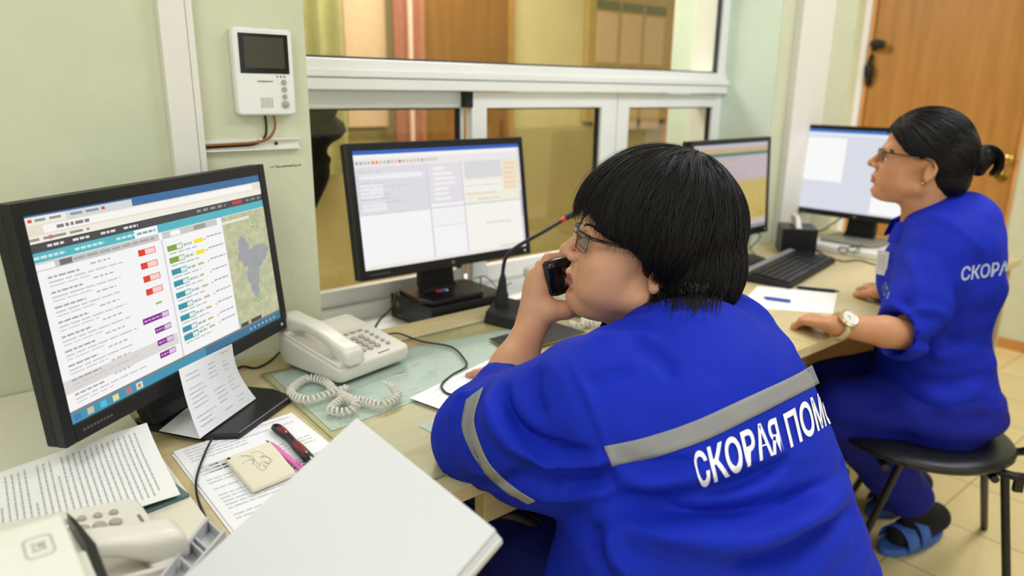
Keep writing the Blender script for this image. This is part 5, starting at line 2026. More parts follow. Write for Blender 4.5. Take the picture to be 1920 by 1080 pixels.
hb.build('case', M_blackgloss, hp, smooth=True, w=True, sm_angle=50)
kp = MB()
for i in range(4):
    for j in range(3):
        kp.box(TH @ Vector((24 + i * 13, -13 + j * 13, 0)) + (H1.to_3x3() @ Nx) * 14.6, (.008, .008, .0015), (H1.to_3x3() * 1000 @ Matrix((Ax, Wx, Nx)).transposed()))
kp.build('keypad', mat('dark_grey_key', (60, 60, 62), .4, noise=.05), hp, w=True)

# ------------------------------------------------------------------ jacket
jk = SDF((.40, .27, .27), (1.30, 1.12, 1.10), .0052)
jk.ell((.845, .585, .84), (.225, .145, .16))
jk.ell((.855, .55, .72), (.255, .175, .17), k=.06)
jk.ell((.875, .53, .56), (.285, .215, .20), k=.06)
jk.ell((.90, .52, .42), (.30, .23, .16), k=.06)
jk.cone((.685, .635, .905), (1.0, .65, .922), .072, .072, k=.05)
nb1 = np.array(H1 @ Vector((-52, 0, -150)))
jk.cone((.83, .61, .915), np.array(H1 @ Vector((-8, 26, -138))), .085, .052, k=.05)
jk.cone((.86, .60, .91), nb1, .095, .066, k=.05)
# left sleeve: upper arm to the elbow on the desk, then bunched back along the forearm
EL = np.array(ELB)
SM_ = np.array((.666, .645, .893)) * .5 + EL * .5 + np.array((-.008, -.02, -.014))
jk.cone((.666, .645, .893), SM_, .080, .096, k=.05)
jk.cone(SM_, EL, .096, .078, k=.03)
cu = np.array(H1 @ Vector(elb + (WR - elb) * .36))
jk.cone(EL, cu, .078, .050, k=.03)
# right sleeve, mostly hidden
jk.cone((1.0, .65, .905), (1.06, .85, .815), .070, .062, k=.05)
jk.cone((1.06, .85, .815), (1.0, .915, .798), .062, .043, k=.03)
# hanging hem on the left, towards the thigh
jk.cone((.70, .60, .60), (.69, .60, .46), .08, .07, k=.08)
# opening of the neck
jv, jq = jk.mesh()
jv = smooth_mesh(jv, jq, 2)
JB = bvh_of(jv, jq)
jn = vnormals(jv, jq)
fold = lambda px, w, a: (shoot(JB, px), w, a)
FL = [
    # armhole seam
    fold([(1108, 606), (1150, 592), (1190, 586), (1260, 580)], .006, -.006),
    fold([(1100, 640), (1150, 612), (1230, 600), (1330, 592)], .012, .004),
    fold([(1062, 690), (1092, 745), (1118, 810), (1140, 870), (1152, 930)], .006, -.006),
    fold([(1075, 700), (1105, 760), (1130, 830), (1150, 890)], .010, .004),
    # waist rolls
    fold([(1590, 868), (1500, 935), (1400, 965), (1290, 965), (1160, 940)], .016, -.016),
    fold([(1585, 905), (1480, 975), (1380, 1010), (1270, 1000), (1130, 975)], .03, .012),
    fold([(1600, 955), (1540, 1000), (1450, 1045), (1360, 1055)], .016, -.012),
    fold([(1160, 895), (1230, 905), (1330, 885), (1440, 850)], .014, .006),
    fold([(1160, 925), (1250, 935), (1350, 915), (1470, 870)], .010, -.006),
    fold([(1170, 865), (1260, 870), (1300, 862)], .008, -.004),
    fold([(1350, 925), (1420, 900), (1470, 868), (1475, 858)], .007, -.005),
    # yoke pulls
    fold([(1190, 640), (1235, 665), (1260, 705)], .014, -.005),
    fold([(1110, 640), (1180, 630), (1230, 640)], .016, .005),
    fold([(1380, 560), (1440, 600), (1490, 680)], .018, .004),
    fold([(1100, 720), (1150, 700), (1190, 695)], .012, -.004),
    # left sleeve folds
    fold([(942, 725), (950, 770), (985, 815), (1040, 840), (1100, 850)], .011, -.012),
    fold([(925, 725), (930, 790), (975, 840), (1050, 865)], .016, .008),
    fold([(880, 905), (960, 900), (1060, 893), (1150, 890)], .012, -.007),
    fold([(1000, 868), (1070, 868), (1150, 860)], .010, .006),
    fold([(1000, 930), (1080, 925), (1160, 920)], .012, .007),
    fold([(870, 800), (880, 850), (905, 890)], .012, -.008),
    fold([(845, 790), (860, 760), (885, 735)], .013, .007),
    fold([(1010, 690), (1000, 740), (1020, 780)], .012, -.006),
    # hem drapes
    fold([(1120, 985), (1115, 1030), (1140, 1075)], .010, -.008),
    fold([(1150, 990), (1160, 1040), (1200, 1078)], .014, .008),
]
FL = [(p, w * (1.0 if w < .007 else .82), a * (1.2 if w < .007 else 2.2)) for p, w, a in FL]
jv = crease(jv, jn, FL)
jn = vnormals(jv, jq)
nz = (vnoise(jv * np.array((16, 16, 30)) + 3) - .5) * .006 + (vnoise(jv * 60 + 9) - .5) * .0016
nz += (vnoise(jv * np.array((6, 6, 42)) + 31) - .5) * .009 * np.clip((.80 - jv[:, 2]) / .12, 0, 1)
nz += (vnoise(jv * np.array((30, 10, 14)) + 51) - .5) * .007 * np.clip((.74 - jv[:, 0]) / .06, 0, 1)
jv = jv + jn * nz[:, None]
jv = smooth_mesh(jv, jq, 1)
jack = mesh_obj('jacket', jv, jq, M_blue, W1)
JB = bvh_of(jv, jq)

# the longest ends of the hair, lying on the collar
HB = bvh_of(xf(H1, hxv), hxq)
mb = MB()
rs_ = random.Random(17)
for i in range(420):
    x = rs_.uniform(1185, 1375)
    y0 = rs_.uniform(528, 556)
    ln = rs_.uniform(18, 48) * (1 if x > 1240 else .6)
    dx = rs_.uniform(-12, 4)
    pp = []
    for q in range(6):
        px_, py_ = x + dx * (q / 5) ** 1.5, y0 + ln * q / 5
        d = ray(px_, py_)
        L_ = d.length
        best = 9
        for B_ in (HB, JB):
            hit = B_.ray_cast(CAM, d / L_, 3.0)
            if hit[0] is not None:
                best = min(best, hit[3])
        if best > 8:
            break
        pp.append(CAM + d / L_ * (best - .004 - .002 * rs_.random()))
    if len(pp) > 4 and max((pp[k + 1] - pp[k]).length for k in range(len(pp) - 1)) < .035:
        m_ = len(pp)
        mb.tube(pp, [.0011 * (1 - .85 * k / (m_ - 1)) for k in range(m_)], 4)
mb.build('nape_strands', M_hair2, hair1, w=True, smooth=True, sm_angle=180)

# collar
cb = MB()
nd = (H1.to_3x3() @ Vector((-10, 0, -100))).normalized()
c0 = H1 @ Vector((-42, 0, -78))
f1 = (H1.to_3x3() @ Vector((1, 0, 0))).normalized()
l1 = (H1.to_3x3() @ Vector((0, 1, 0))).normalized()
V = []
K = 28
for j, (rr, dz) in enumerate(((.084, .060), (.080, .030), (.078, -.002), (.083, -.004), (.092, .03), (.105, .065))):
    for i in range(K + 1):
        a = math.radians(28 + (360 - 56) * i / K)
        e = .72 + .28 * math.sin(math.pi * i / K)
        V.append(c0 + f1 * (rr * math.cos(a) * 1.0) + l1 * (rr * math.sin(a) * .94) + nd * (dz + .010 * math.cos(a) * 0))
cb.add(V, [(j * (K + 1) + i, j * (K + 1) + i + 1, (j + 1) * (K + 1) + i + 1, (j + 1) * (K + 1) + i) for j in range(5) for i in range(K)])
cb.build('collar', M_blue, jack, smooth=True, w=True, sub=1, sm_angle=180)


def ribbon(name, parent, bvh, top, bot, m_, n=60, lift=.0012, rows=5, stitch=True):
    """a band laid on the cloth between two lines of sight"""
    mb = MB()
    tp = [Vector((x, y, 0)) for x, y in top]
    bt = [Vector((x, y, 0)) for x, y in bot]
    T, B = spline(tp, 20), spline(bt, 20)
    rs = lambda L, q: L[min(len(L) - 2, int(q * (len(L) - 1)))].lerp(L[min(len(L) - 2, int(q * (len(L) - 1))) + 1], q * (len(L) - 1) - min(len(L) - 2, int(q * (len(L) - 1))))
    V = []
    for j in range(rows + 1):
        for i in range(n + 1):
            a, b = rs(T, i / n), rs(B, i / n)
            p = a.lerp(b, j / rows)
            h_ = shoot(bvh, [(p.x, p.y)])[0]
            nn = bvh.find_nearest(h_)[1]
            if nn.dot(CAM - h_) < 0:
                nn = -nn
            V.append(h_ + nn * lift)
    mb.add(V, [(j * (n + 1) + i, (j + 1) * (n + 1) + i, (j + 1) * (n + 1) + i + 1, j * (n + 1) + i + 1) for j in range(rows) for i in range(n)])
    o = mb.build(name, m_, parent, smooth=True, w=True, sm_angle=180)
    md = o.modifiers.new('solid', 'SOLIDIFY')
    md.thickness = .001
    md.offset = 0
    return o


ribbon('reflective_stripe', jack, JB, [(1133, 836), (1210, 820), (1300, 790), (1400, 745), (1480, 708), (1524, 684)], [(1147, 873), (1225, 857), (1320, 826), (1415, 780), (1490, 742), (1538, 718)], M_refl)
ribbon('reflective_stripe', jack, JB, [(907, 727), (892, 775), (893, 806), (913, 859), (937, 889), (970, 917), (1004, 938)],
       [(874, 750), (867, 801), (882, 844), (905, 880), (944, 918), (972, 934), (990, 944)], M_refl, n=70)


def lettering(name, parent, bvh, text, p0, p1, hgt, m_, squeeze=1.0, lift=.0016, skew=0.0, bold=.025, shear=0.0):
    """white print on the cloth: the text runs from pixel p0 along p1, hgt = letter height as a pixel vector"""
    c = bpy.data.curves.new(name, 'FONT')
    c.body = text
    c.size = 1.0
    c.offset = bold
    c.resolution_u = 3
    o = bpy.data.objects.new(name + '_src', c)
    COL.objects.link(o)
    bpy.context.view_layer.update()
    me = o.to_mesh()
    bm = bmesh.new()
    bm.from_mesh(me)
    bpy.data.objects.remove(o)
    for _ in range(3):
        es = [e for e in bm.edges if e.calc_length() > .12]
        if not es:
            break
        bmesh.ops.subdivide_edges(bm, edges=es, cuts=1)
    bmesh.ops.triangulate(bm, faces=bm.faces)
    xs = [v.co.x for v in bm.verts]
    x0, x1 = min(xs), max(xs)
    cap = .73
    for v in bm.verts:
        v.tag = False
        u = (v.co.x - x0) / (x1 - x0)
        w_ = v.co.y / cap
        q = p0(u) if callable(p0) else Vector(p0).lerp(Vector(p1), u)
        h_ = hgt(u) if callable(hgt) else Vector(hgt)
        p = q + h_ * w_
        d_ = ray(p.x, p.y)
        hit = bvh.ray_cast(CAM, d_ / d_.length, 6.0)[0]
        if hit is None:
            v.tag = True
            continue
        nn = bvh.find_nearest(hit)[1]
        if nn.dot(CAM - hit) < 0:
            nn = -nn
        v.co = hit + nn * lift
    bmesh.ops.delete(bm, geom=[v for v in bm.verts if v.tag], context='VERTS')
    I = MW[parent.name].inverted()
    bm.transform(I)
    me2 = bpy.data.meshes.new(name)
    bm.to_mesh(me2)
    bm.free()
    me2.materials.append(m_)
    oo = bpy.data.objects.new(name, me2)
    COL.objects.link(oo)
    oo.parent = parent
    MW[oo.name] = MW[parent.name].copy()
    return oo


BL = [Vector(p) for p in ((1312, 912), (1370, 887), (1430, 858), (1480, 838), (1530, 808), (1556, 792))]


def base1(u):
    # the whole slogan; its end turns around her side
    L = spline([Vector((x, y, 0)) for x, y in BL], 20)
    k = min(1, u * 1.02) * (len(L) - 1)
    i = min(len(L) - 2, int(k))
    p = L[i].lerp(L[i + 1], k - i)
    return Vector((p.x, p.y))


lettering('lettering', jack, JB, 'СКОРАЯ ПОМО', base1, None, lambda u: Vector((-14 + 0 * u, -60 + 2 * u)), M_text)

# trousers and shoes
ts = SDF((.55, .28, .06), (1.2, 1.1, .68), .009)
for sx in (.765, .975):
    ts.chain([(sx, .50, .50), (sx - .025, .93, .535), (sx - .03, .965, .13)], [.115, .085, .072], k=.03)
ts.ell((.87, .48, .50), (.20, .17, .13), k=.05)
sv, sq = ts.mesh()
sv = smooth_mesh(sv, sq, 2)
sv = sv + vnormals(sv, sq) * ((vnoise(sv * 22) - .5) * .012)[:, None]
mesh_obj('trousers', sv, sq, M_navy, W1)
for sx in (.735, .945):
    ss = SDF((sx - .07, .88, 0), (sx + .07, 1.19, .14), .005)
    ss.cone((sx, .955, .045), (sx - .005, 1.10, .035), .042, .036).cone((sx, .95, .07), (sx, .95, .10), .04, .04, k=.02)
    ss.ell((sx, 1.03, -.028), (.3, .3, .03), op='s')
    a, b = ss.mesh()
    mesh_obj('shoe', a, b, M_black, W1)

# her chair
c1 = thing('office_chair', 'black chair with armrests under the phoning woman', 'chair', (.87, .50, 0))
sb = SDF((.58, .22, .34), (1.16, .80, .46), .008)
sb.ell((.87, .50, .385), (.27, .26, .05))
sv, sq = sb.mesh()
mesh_obj('seat', sv, sq, M_blackmat, c1)
MB().tube([(.87, .50, .10), (.87, .50, .345)], .028, 16).build('column', M_black, c1, w=True, smooth=True)
for i in range(5):
    a = math.radians(72 * i + 20)
    e = Vector((.87 + .27 * math.cos(a), .50 + .27 * math.sin(a), .07))
    lg = MB().tube([(.87, .50, .115), tuple(e)], [.026, .018], 10).build('leg', M_black, c1, w=True, smooth=True)
    MB().tube([e + Vector((-.014, 0, -.045)), e + Vector((.014, 0, -.045))], .025, 14).build('caster', M_black, lg, w=True, smooth=True)
p0, p1 = on_z(872, 905, .665), on_z(938, 953, .655)
dd_ = (p1 - p0).normalized()
ar = MB().tube(spline([p0 - dd_ * .03 + Vector((0, 0, -.004)), p0, p0.lerp(p1, .5), p1, p1 + dd_ * .012 + Vector((0, 0, -.006))], 4), [.012] + [.023] * 15 + [.016], 12, flat=.8)
ar.build('armrest', M_blackmat, c1, w=True, smooth=True)
MB().tube(spline([p1.lerp(p0, .3) + Vector((0, 0, -.018)), Vector((p1.x + .07, p1.y - .03, .60)), Vector((p1.x + .12, p1.y - .1, .45)), (.82, .50, .36)], 6), .011, 10).build('arm_bracket', M_black, c1, w=True, smooth=True)
MB().tube([(1.19, .50, .655), (1.19, .72, .66)], .022, 12, flat=.8).build('armrest', M_blackmat, c1, w=True, smooth=True)
MB().tube(spline([(1.19, .6, .64), (1.2, .55, .5), (1.05, .52, .375)], 6), .014, 10).build('arm_bracket', M_black, c1, w=True, smooth=True)
# ------------------------------------------------------------------ the second woman
W2 = thing('person', 'seated woman in a blue uniform with hair in a bun, wearing a pale wristwatch', 'person', (2.05, .68, 0))
HD2 = 124.0
f2 = Vector((math.cos(math.radians(HD2)), math.sin(math.radians(HD2)), 0))
l2 = Vector((-f2.y, f2.x, 0))
P2 = Vector((2.05, .68, .5))


def sag(x, y):
    """point of her middle plane seen at a pixel"""
    d = ray(x, y)
    return CAM + d * ((P2 - CAM).dot(l2) / d.dot(l2))


M_skin2 = skin_mat('skin_tan', (202, 146, 106), (190, 134, 96))
M_lip2 = mat('lip_pink', (172, 98, 90), .4, noise=.05)
E2 = sag(1729, 321)
H2 = frame(E2, 119, 5, roll=0)
# size the head to the photo
sc2 = .945
H2 = H2 @ Matrix.Scale(sc2, 4)
h2 = head_sdf(3.0, .25)
hv2, hq2 = h2.mesh()
hv2 = smooth_mesh(hv2, hq2, 1)
lip2 = lips_index(hv2, hq2)

SH = at_d(1757, 455, 1.80)
EL2 = at_d(1706, 628, 1.74)
WR2 = on_z(1566, 610, .792)
KN2 = on_z(1492, 590, .775)
Rl = np.array((f2, l2, Vector((0, 0, 1)))).T
arm = SDF(np.minimum(np.array(EL2), np.array(KN2)) * 1000 - 120, np.maximum(np.array(EL2), np.array(KN2)) * 1000 + np.array((150, 180, 120)), 3.4)
mmv = lambda p: np.array(p) * 1000
arm.cone(mmv(EL2), mmv(EL2.lerp(WR2, .35)), 40, 37)
arm.cone(mmv(EL2.lerp(WR2, .35)), mmv(WR2), 37, 23, k=10)
hand(arm, WR2 * 1000, (KN2 - WR2), (0.1, 0.1, 1), side=1, curl=(22, 34, 24))
av, aq = arm.mesh()
av = smooth_mesh(av, aq, 1)
# right arm and hand on the desk beyond her
RW = on_z(1668, 548, .79)
RK = on_z(1640, 540, .775)
rh2 = SDF(np.minimum(mmv(RW), mmv(RK)) - 170, np.maximum(mmv(RW), mmv(RK)) + 170, 5)
dR = Vector((RK.x - RW.x, RK.y - RW.y, -.01))
hand(rh2, mmv(RW), dR, (0, 0, 1), side=-1, curl=(18, 30, 20))
RS = sag(1765, 455) - l2 * .17
RE = RW + (RS - RW) * .45 + Vector((.02, -.02, -.10))
rh2.cone(mmv(RW), mmv(RE), 24, 36, k=8)
bv2, bq2 = rh2.mesh()
tr = SDF((1.6, .3, .06), (2.6, 1.3, 1.12), .016)
C_ = lambda x, y, a=0.0: np.array(sag(x, y) + l2 * a)
tr.ell(C_(1770, 510), (.10, .14, .15), Rl).ell(C_(1740, 680), (.09, .12, .12), Rl, k=.05)
tr.cone(C_(1785, 440), np.array(H2 @ Vector((-40, 0, -150))), .05, .05, k=.03)
tr.cone(np.array(RS), np.array(RE), .05, .04, k=.02)
tr.cone(np.array(SH), np.array(EL2), .05, .038, k=.02)
KNEE = sag(1570, 750)
ANK = on_z(1690, 962, .10)
for a in (.09, -.10):
    kk = KNEE + l2 * a * .8
    an = ANK + l2 * (a - .09) * 1.1
    tr.chain([C_(1745, 735, a), np.array(kk), np.array(kk) * .5 + np.array(an) * .5], [.08, .055, .04], k=.02)
tv2, tq2 = tr.mesh()
V_, Q_ = join([(xf(H2, hv2), hq2), (av * .001, aq), (bv2 * .001, bq2), (tv2, tq2)])
mi = np.zeros(len(Q_))
mi[:len(hq2)][lip2] = 1
mesh_obj('body', V_, Q_, [M_skin2, M_lip2], W2, mi)
for y in (-1, 1):
    T = H2 @ Matrix.Translation((92.5, y * 33, 25.5))
    eb = MB()
    eb.lathe([(.01, -12.6), (5, -11.5), (9, -8.8), (11.6, -5), (12.6, 0), (11.6, 5), (9, 8.8), (5, 11.5), (.01, 12.6)], 16, T @ Matrix.Rotation(math.pi / 2, 4, 'Y'))
    eo = eb.build('eye', M_eye, W2, smooth=True, w=True)
    ib = MB()
    ib.lathe([(5.8, 11.2), (5.6, 11.9), (3, 12.75), (.01, 13)], 14, T @ Matrix.Rotation(math.pi / 2, 4, 'Y'))
    ib.build('iris', M_iris, eo, smooth=True, w=True)
    br = MB()
    br.tube(spline([H2 @ Vector(p) for p in ((106, y * 12, 43), (105, y * 26, 49), (95, y * 42, 49), (84, y * 52, 43))], 5), [.0015] + [.0026] * 12 + [.0018, .0012, .0008], 6)
    br.build('eyebrow', M_hair, W2, smooth=True, w=True)
    er_ = MB().lathe([(.0, -4), (4, -3), (5.5, 0), (4, 3), (0, 4)], 12, H2 @ Matrix.Translation((2, y * 79, -26)))
    er_.build('earring', M_brass, W2, smooth=True, w=True)
eyeglasses(H2, W2, M_gun, .8)

# hair drawn back into a bun
CUT2 = [(220, 130), (112, 122), (104, 106), (88, 78), (62, 50), (34, 34), (22, 38), (6, 42), (-12, 36), (-24, 10), (-26, -20), (-40, -60), (-40, -140), (220, -140)]
HR2 = [((-2, 0, 68), (110, 87, 102)), ((-52, 0, 45), (72, 80, 88))]
hx = SDF((-200, -115, -110), (135, 115, 200), 3.6)
for c, r_ in HR2:
    hx.ell(c, r_, k=16)
hx.ell((-66, 0, -18), (52, 62, 46), k=20)
hx.poly_cut(CUT2, (0, 2), k=5)
hxv, hxq = hx.mesh()
hxv = smooth_mesh(hxv, hxq, 2)
hxn = vnormals(hxv, hxq)
hair2 = mesh_obj('hair', xf(H2, hxv + hxn * ((vnoise(hxv * np.array((.02, .15, .15)) + 20) - .5) * 3)[:, None]), hxq, M_hair, W2)
bx_ = SDF((-195, -60, -20), (-75, 60, 110), 3.2)
bx_.ell((-120, 0, 48), (34, 40, 32)).ell((-136, 6, 62), (26, 24, 26), k=14).ell((-130, -8, 26), (20, 26, 20), k=10)
b1_, b2_ = bx_.mesh()
mesh_obj('bun', xf(H2, b1_ + vnormals(b1_, b2_) * ((vnoise(b1_ * .09) - .5) * 7)[:, None]), b2_, M_hair, hair2)
rr = random.Random(12)
mb = MB()
for i in range(70):
    a, b = rr.uniform(-30, 30), rr.uniform(0, 1)
    p = [Vector((-118, a * .6, 62)), Vector((-140, a, 80 + b * 8)), Vector((-160 - b * 10, a * 1.1, 66)), Vector((-166 - b * 8, a * 1.2, 38 - b * 10)), Vector((-162, a * 1.2, 20 - b * 14))]
    mb.tube([H2 @ q for q in spline(p, 4)], [.0012] * 12 + [.0009, .0007, .0005, .0004, .0003], 4)
mb.build('loose_ends', M_hair2, hair2, w=True, smooth=True)
mb = MB()
for i in range(9):
    y = -14 + i * 3.4
    mb.tube(spline([H2 @ Vector(p) for p in ((-104, y, 66), (-120, y * 1.1, 40), (-118, y * 1.1, 16), (-104, y, 4))], 4), .0016, 5)
mb.build('hair_claw', M_blackgloss, hair2, w=True, smooth=True)
strands('hair_strands', hair2, H2, (-25, 0, 50), HR2, lambda p: not in_poly(p.x, p.z, CUT2), 700, 4, (.9, 0, .75), M_hair2, rad=.6, jitter=2.0, sweep=.1)

# tunic
tu = SDF((1.55, .28, .40), (2.62, 1.28, 1.16), .0085)
tu.ell(C_(1784, 445), (.105, .165, .10), Rl)
tu.ell(C_(1770, 525), (.135, .175, .15), Rl, k=.05)
tu.ell(C_(1710, 520), (.075, .13, .085), Rl, k=.06)
tu.ell(C_(1748, 630), (.13, .165, .13), Rl, k=.06)
tu.ell(C_(1748, 700), (.145, .185, .12), Rl, k=.06)
tu.ell(C_(1758, 745), (.155, .19, .085), Rl, k=.05)
tu.cone(C_(1800, 425), np.array(H2 @ Vector((-58, 0, -128))), .085, .062, k=.05)
SHn = np.array(SH)
tu.cone(SHn, C_(1790, 440), .062, .08, k=.05)
e_ = np.array(EL2)
tu.cone(SHn, SHn * .35 + e_ * .65, .072, .074, k=.04)
tu.cone(SHn * .35 + e_ * .65, e_ * .9 + np.array(WR2) * .1, .074, .066, k=.02)
tu.cone(np.array(RS), np.array(RE), .072, .07, k=.04)
tu.cone(np.array(RE), np.array(RE) * .6 + np.array(RW) * .4, .07, .055, k=.02)
# open cuff of the rolled sleeve
q0 = e_ * .80 + np.array(WR2) * .20
q1 = e_ * .40 + np.array(WR2) * .60
tu.cone(q0, q1, .052, .060, k=.012, op='s')
v2, q2 = tu.mesh()
v2 = smooth_mesh(v2, q2, 2)
TB = bvh_of(v2, q2)
n2 = vnormals(v2, q2)
fold = lambda px, w, a: (shoot(TB, px, 1.9), w, a)
FL = [fold([(1660, 610), (1720, 640), (1790, 640), (1860, 650)], .012, -.012), fold([(1690, 700), (1770, 720), (1850, 700)], .016, -.012), fold([(1700, 740), (1780, 752), (1850, 735)], .018, .008),
      fold([(1760, 480), (1800, 560), (1790, 620)], .014, -.010), fold([(1690, 560), (1720, 590), (1760, 600)], .012, -.009), fold([(1700, 590), (1740, 580), (1775, 590)], .010, .007),
      fold([(1740, 400), (1800, 430), (1850, 480)], .012, .004), fold([(1830, 470), (1850, 540), (1850, 600)], .014, -.006), fold([(1700, 650), (1760, 668), (1850, 660)], .014, .010),
      fold([(1710, 490), (1720, 540), (1710, 590)], .012, .006)]
v2 = crease(v2, n2, FL)
v2 = v2 + vnormals(v2, q2) * ((vnoise(v2 * np.array((17, 17, 26)) + 7) - .5) * .010)[:, None]
tunic = mesh_obj('tunic', v2, q2, M_blue2, W2)
TB = bvh_of(v2, q2)
# collar with open points
cb = MB()
nd = (H2.to_3x3() @ Vector((-14, 0, -100))).normalized()
c0 = H2 @ Vector((-40, 0, -92))
f1, l1 = (H2.to_3x3() @ Vector((1, 0, 0))).normalized(), (H2.to_3x3() @ Vector((0, 1, 0))).normalized()
V = []
K = 24
for j, (rr_, dz) in enumerate(((.078, .060), (.074, .025), (.072, .0), (.077, -.002), (.088, .03), (.098, .058))):
    for i in range(K + 1):
        a = math.radians(32 + (360 - 64) * i / K)
        fr_ = abs(math.cos(a * .5)) ** 2
        V.append(c0 + f1 * (rr_ * math.cos(a) * (1 + .25 * max(0, math.cos(a)))) + l1 * (rr_ * math.sin(a) * .92) + nd * (dz + .055 * max(0, math.cos(a))))
cb.add(V, [(j * (K + 1) + i, j * (K + 1) + i + 1, (j + 1) * (K + 1) + i + 1, (j + 1) * (K + 1) + i) for j in range(5) for i in range(K)])
cb.build('collar', M_blue2, tunic, smooth=True, w=True, sub=1, sm_angle=180)
lettering('lettering', tunic, TB, 'СКОРАЯ', Vector((1800, 526)), Vector((1904, 512)), Vector((3, -25)), mat('grey_print', (166, 172, 196), .6, noise=.03))
# name badge and the emblem below it
bp_ = shoot(TB, [(1660, 492)], 1.85)[0]
bn = (f2 * .75 + l2 * .66).normalized()
bd = MB()
bx0 = Vector((-bn.y, bn.x, 0))
bc = bp_ + bn * .012
bd.add([bc + bx0 * sx * .017 + Vector((0, 0, sz * .032)) + bn * o for o in (0, .0015) for sx, sz in ((-1, -1), (1, -1), (1, 1), (-1, 1))],
       [(0, 1, 2, 3), (7, 6, 5, 4), (0, 4, 5, 1), (1, 5, 6, 2), (2, 6, 7, 3), (3, 7, 4, 0)])
bdo = bd.build('name_badge', mat('badge_card', (206, 206, 204), .4, noise=.03), tunic, w=True)
bl_ = MB()
for i in range(5):
    z = .018 - i * .008
    bl_.box(bc + bn * .0018 + Vector((0, 0, z)) - bx0 * .002 * (i % 2), (.022, .0006, .0022), Matrix((bx0, bn, Vector((0, 0, 1)))).transposed())
bl_.build('badge_print', mat('badge_print', (164, 164, 166), .6, noise=.02), bdo, w=True)
em = shoot(TB, [(1662, 530), (1655, 540), (1658, 552), (1664, 560), (1668, 548), (1664, 538)], 1.85)
eo_ = MB()
eo_.tube([p + bn * .002 for p in em], .0012, 5, closed=True)
eo_.tube([p * .5 + (sum(em, Vector()) / 6) * .5 + bn * .002 for p in em], .001, 5, closed=True)
eo_.build('emblem', mat('emblem_print', (130, 144, 190), .6, noise=.02), tunic, w=True)

# trousers
ts = SDF((1.45, .35, .08), (2.6, 1.4, .72), .009)
for a in (.09, -.10):
    kk = KNEE + l2 * a * .8
    an = ANK + l2 * (a - .09) * 1.1 + Vector((0, 0, .07))
    ts.chain([C_(1750, 742, a), np.array(kk), np.array(an)], [.115, .085, .072], k=.03)
ts.ell(C_(1756, 755), (.16, .18, .10), Rl, k=.05)
sv, sq = ts.mesh()
sv = smooth_mesh(sv, sq, 2)
sv = sv + vnormals(sv, sq) * ((vnoise(sv * np.array((14, 14, 24))) - .5) * .022)[:, None]
mesh_obj('trousers', sv, sq, mat('blue_trouser_cloth', (26, 34, 140), .7, spec=.15, noise=.08, nscale=12), W2)

# slippers over dark socks
M_slip = mat('slipper_blue', (60, 104, 186), .6, noise=.1, nscale=30)
M_sock = mat('sock_black', (20, 19, 24), .9, noise=.1)
toe0, heel0 = on_z(1640, 1030, .03), on_z(1752, 985, .03)
fd = (toe0 - heel0)
fd.z = 0
fd.normalize()
ld = Vector((-fd.y, fd.x, 0))
for a in (0.0, -.21):
    h0 = Vector((heel0.x, heel0.y, 0)) + l2 * a * 1.0
    so = SDF((h0.x - .36, h0.y - .36, .0), (h0.x + .36, h0.y + .36, .34), .0065)
    A_ = np.array(h0 + Vector((0, 0, .06)))
    B_ = np.array(h0 + fd * .17 + Vector((0, 0, .045)))
    so.cone(A_, B_, .038, .034)
    an = ANK + l2 * a + Vector((0, 0, .05))
    so.cone(np.array(h0 + fd * .02 + Vector((0, 0, .07))), np.array(an), .038, .048, k=.03)
    so.cone(np.array(an), np.array(an) * .75 + np.array(KNEE + l2 * (a + .09) * .8) * .25, .048, .052, k=.02)
    s1, s2 = so.mesh()
    mesh_obj('sock', s1, s2, M_sock, W2)
    sl_ = MB()
    out = []
    for k in range(25):
        t = 2 * math.pi * k / 24
        lx = .115 + .14 * math.cos(t)
        wy = .046 * math.sin(t) * (1 + .12 * math.cos(t))
        out.append(h0 + fd * (lx - .01) + ld * wy)
    out = out[:-1]
    sl_.hull8([p + Vector((0, 0, .026)) for p in out], [p + Vector((0, 0, .003)) for p in out])
    so_ = sl_.build('slipper', M_slip, W2, w=True, smooth=True, bevel=.004)
    for q, wq in ((.11, .05), (.165, .06)):
        st = MB()
        V = []
        for j in range(2):
            for k in range(13):
                t = math.pi * k / 12
                V.append(h0 + fd * (q + (j - .5) * wq * .8) + ld * (.052 * math.cos(t)) + Vector((0, 0, .02 + .070 * math.sin(t) * (1.0 if q < .15 else .85))))
        st.add(V, [(k, k + 1, 14 + k, 13 + k) for k in range(12)])
        o = st.build('strap', M_slip, so_, w=True, smooth=True)
        md = o.modifiers.new('solid', 'SOLIDIFY')
        md.thickness = .004

# wristwatch
wa = (KN2 - WR2)
ax = (WR2 - EL2).normalized()
un = (Vector((-.35, -.55, .75)) - ax * ax.dot(Vector((-.35, -.55, .75)))).normalized()
tn = ax.cross(un)
wc = WR2 - ax * .012
mw = MB()
mw.tube([wc + (un * math.cos(t * .2618) + tn * math.sin(t * .2618)) * .0285 for t in range(24)], .0075, 8, closed=True, flat=1)
wo = mw.build('wristwatch', mat('pale_gold', (214, 200, 160), .3, metal=.6, noise=.05), W2, w=True, smooth=True)
TW = Matrix((tn, ax, un)).transposed().to_4x4()
TW.translation = wc + un * .028
MB().lathe([(.021, 0), (.0235, .003), (.0235, .008), (.0205, .0105), (.019, .0095), (0, .0094)], 28, TW).build('watch_case', mat('rose_gold', (222, 204, 166), .22, metal=.7, noise=.03), wo, w=True, smooth=True)
MB().lathe([(.0175, .0094), (.0175, .0102), (0, .0103)], 24, TW).build('dial', mat('dial_white', (226, 220, 206), .3, noise=.03), wo, w=True, smooth=True)
hd = MB()
hd.box(TW @ Vector((.003, .0035, .0106)), (.0012, .009, .0004), TW.to_3x3()).box(TW @ Vector((-.003, .002, .0106)), (.007, .001, .0004), TW.to_3x3())
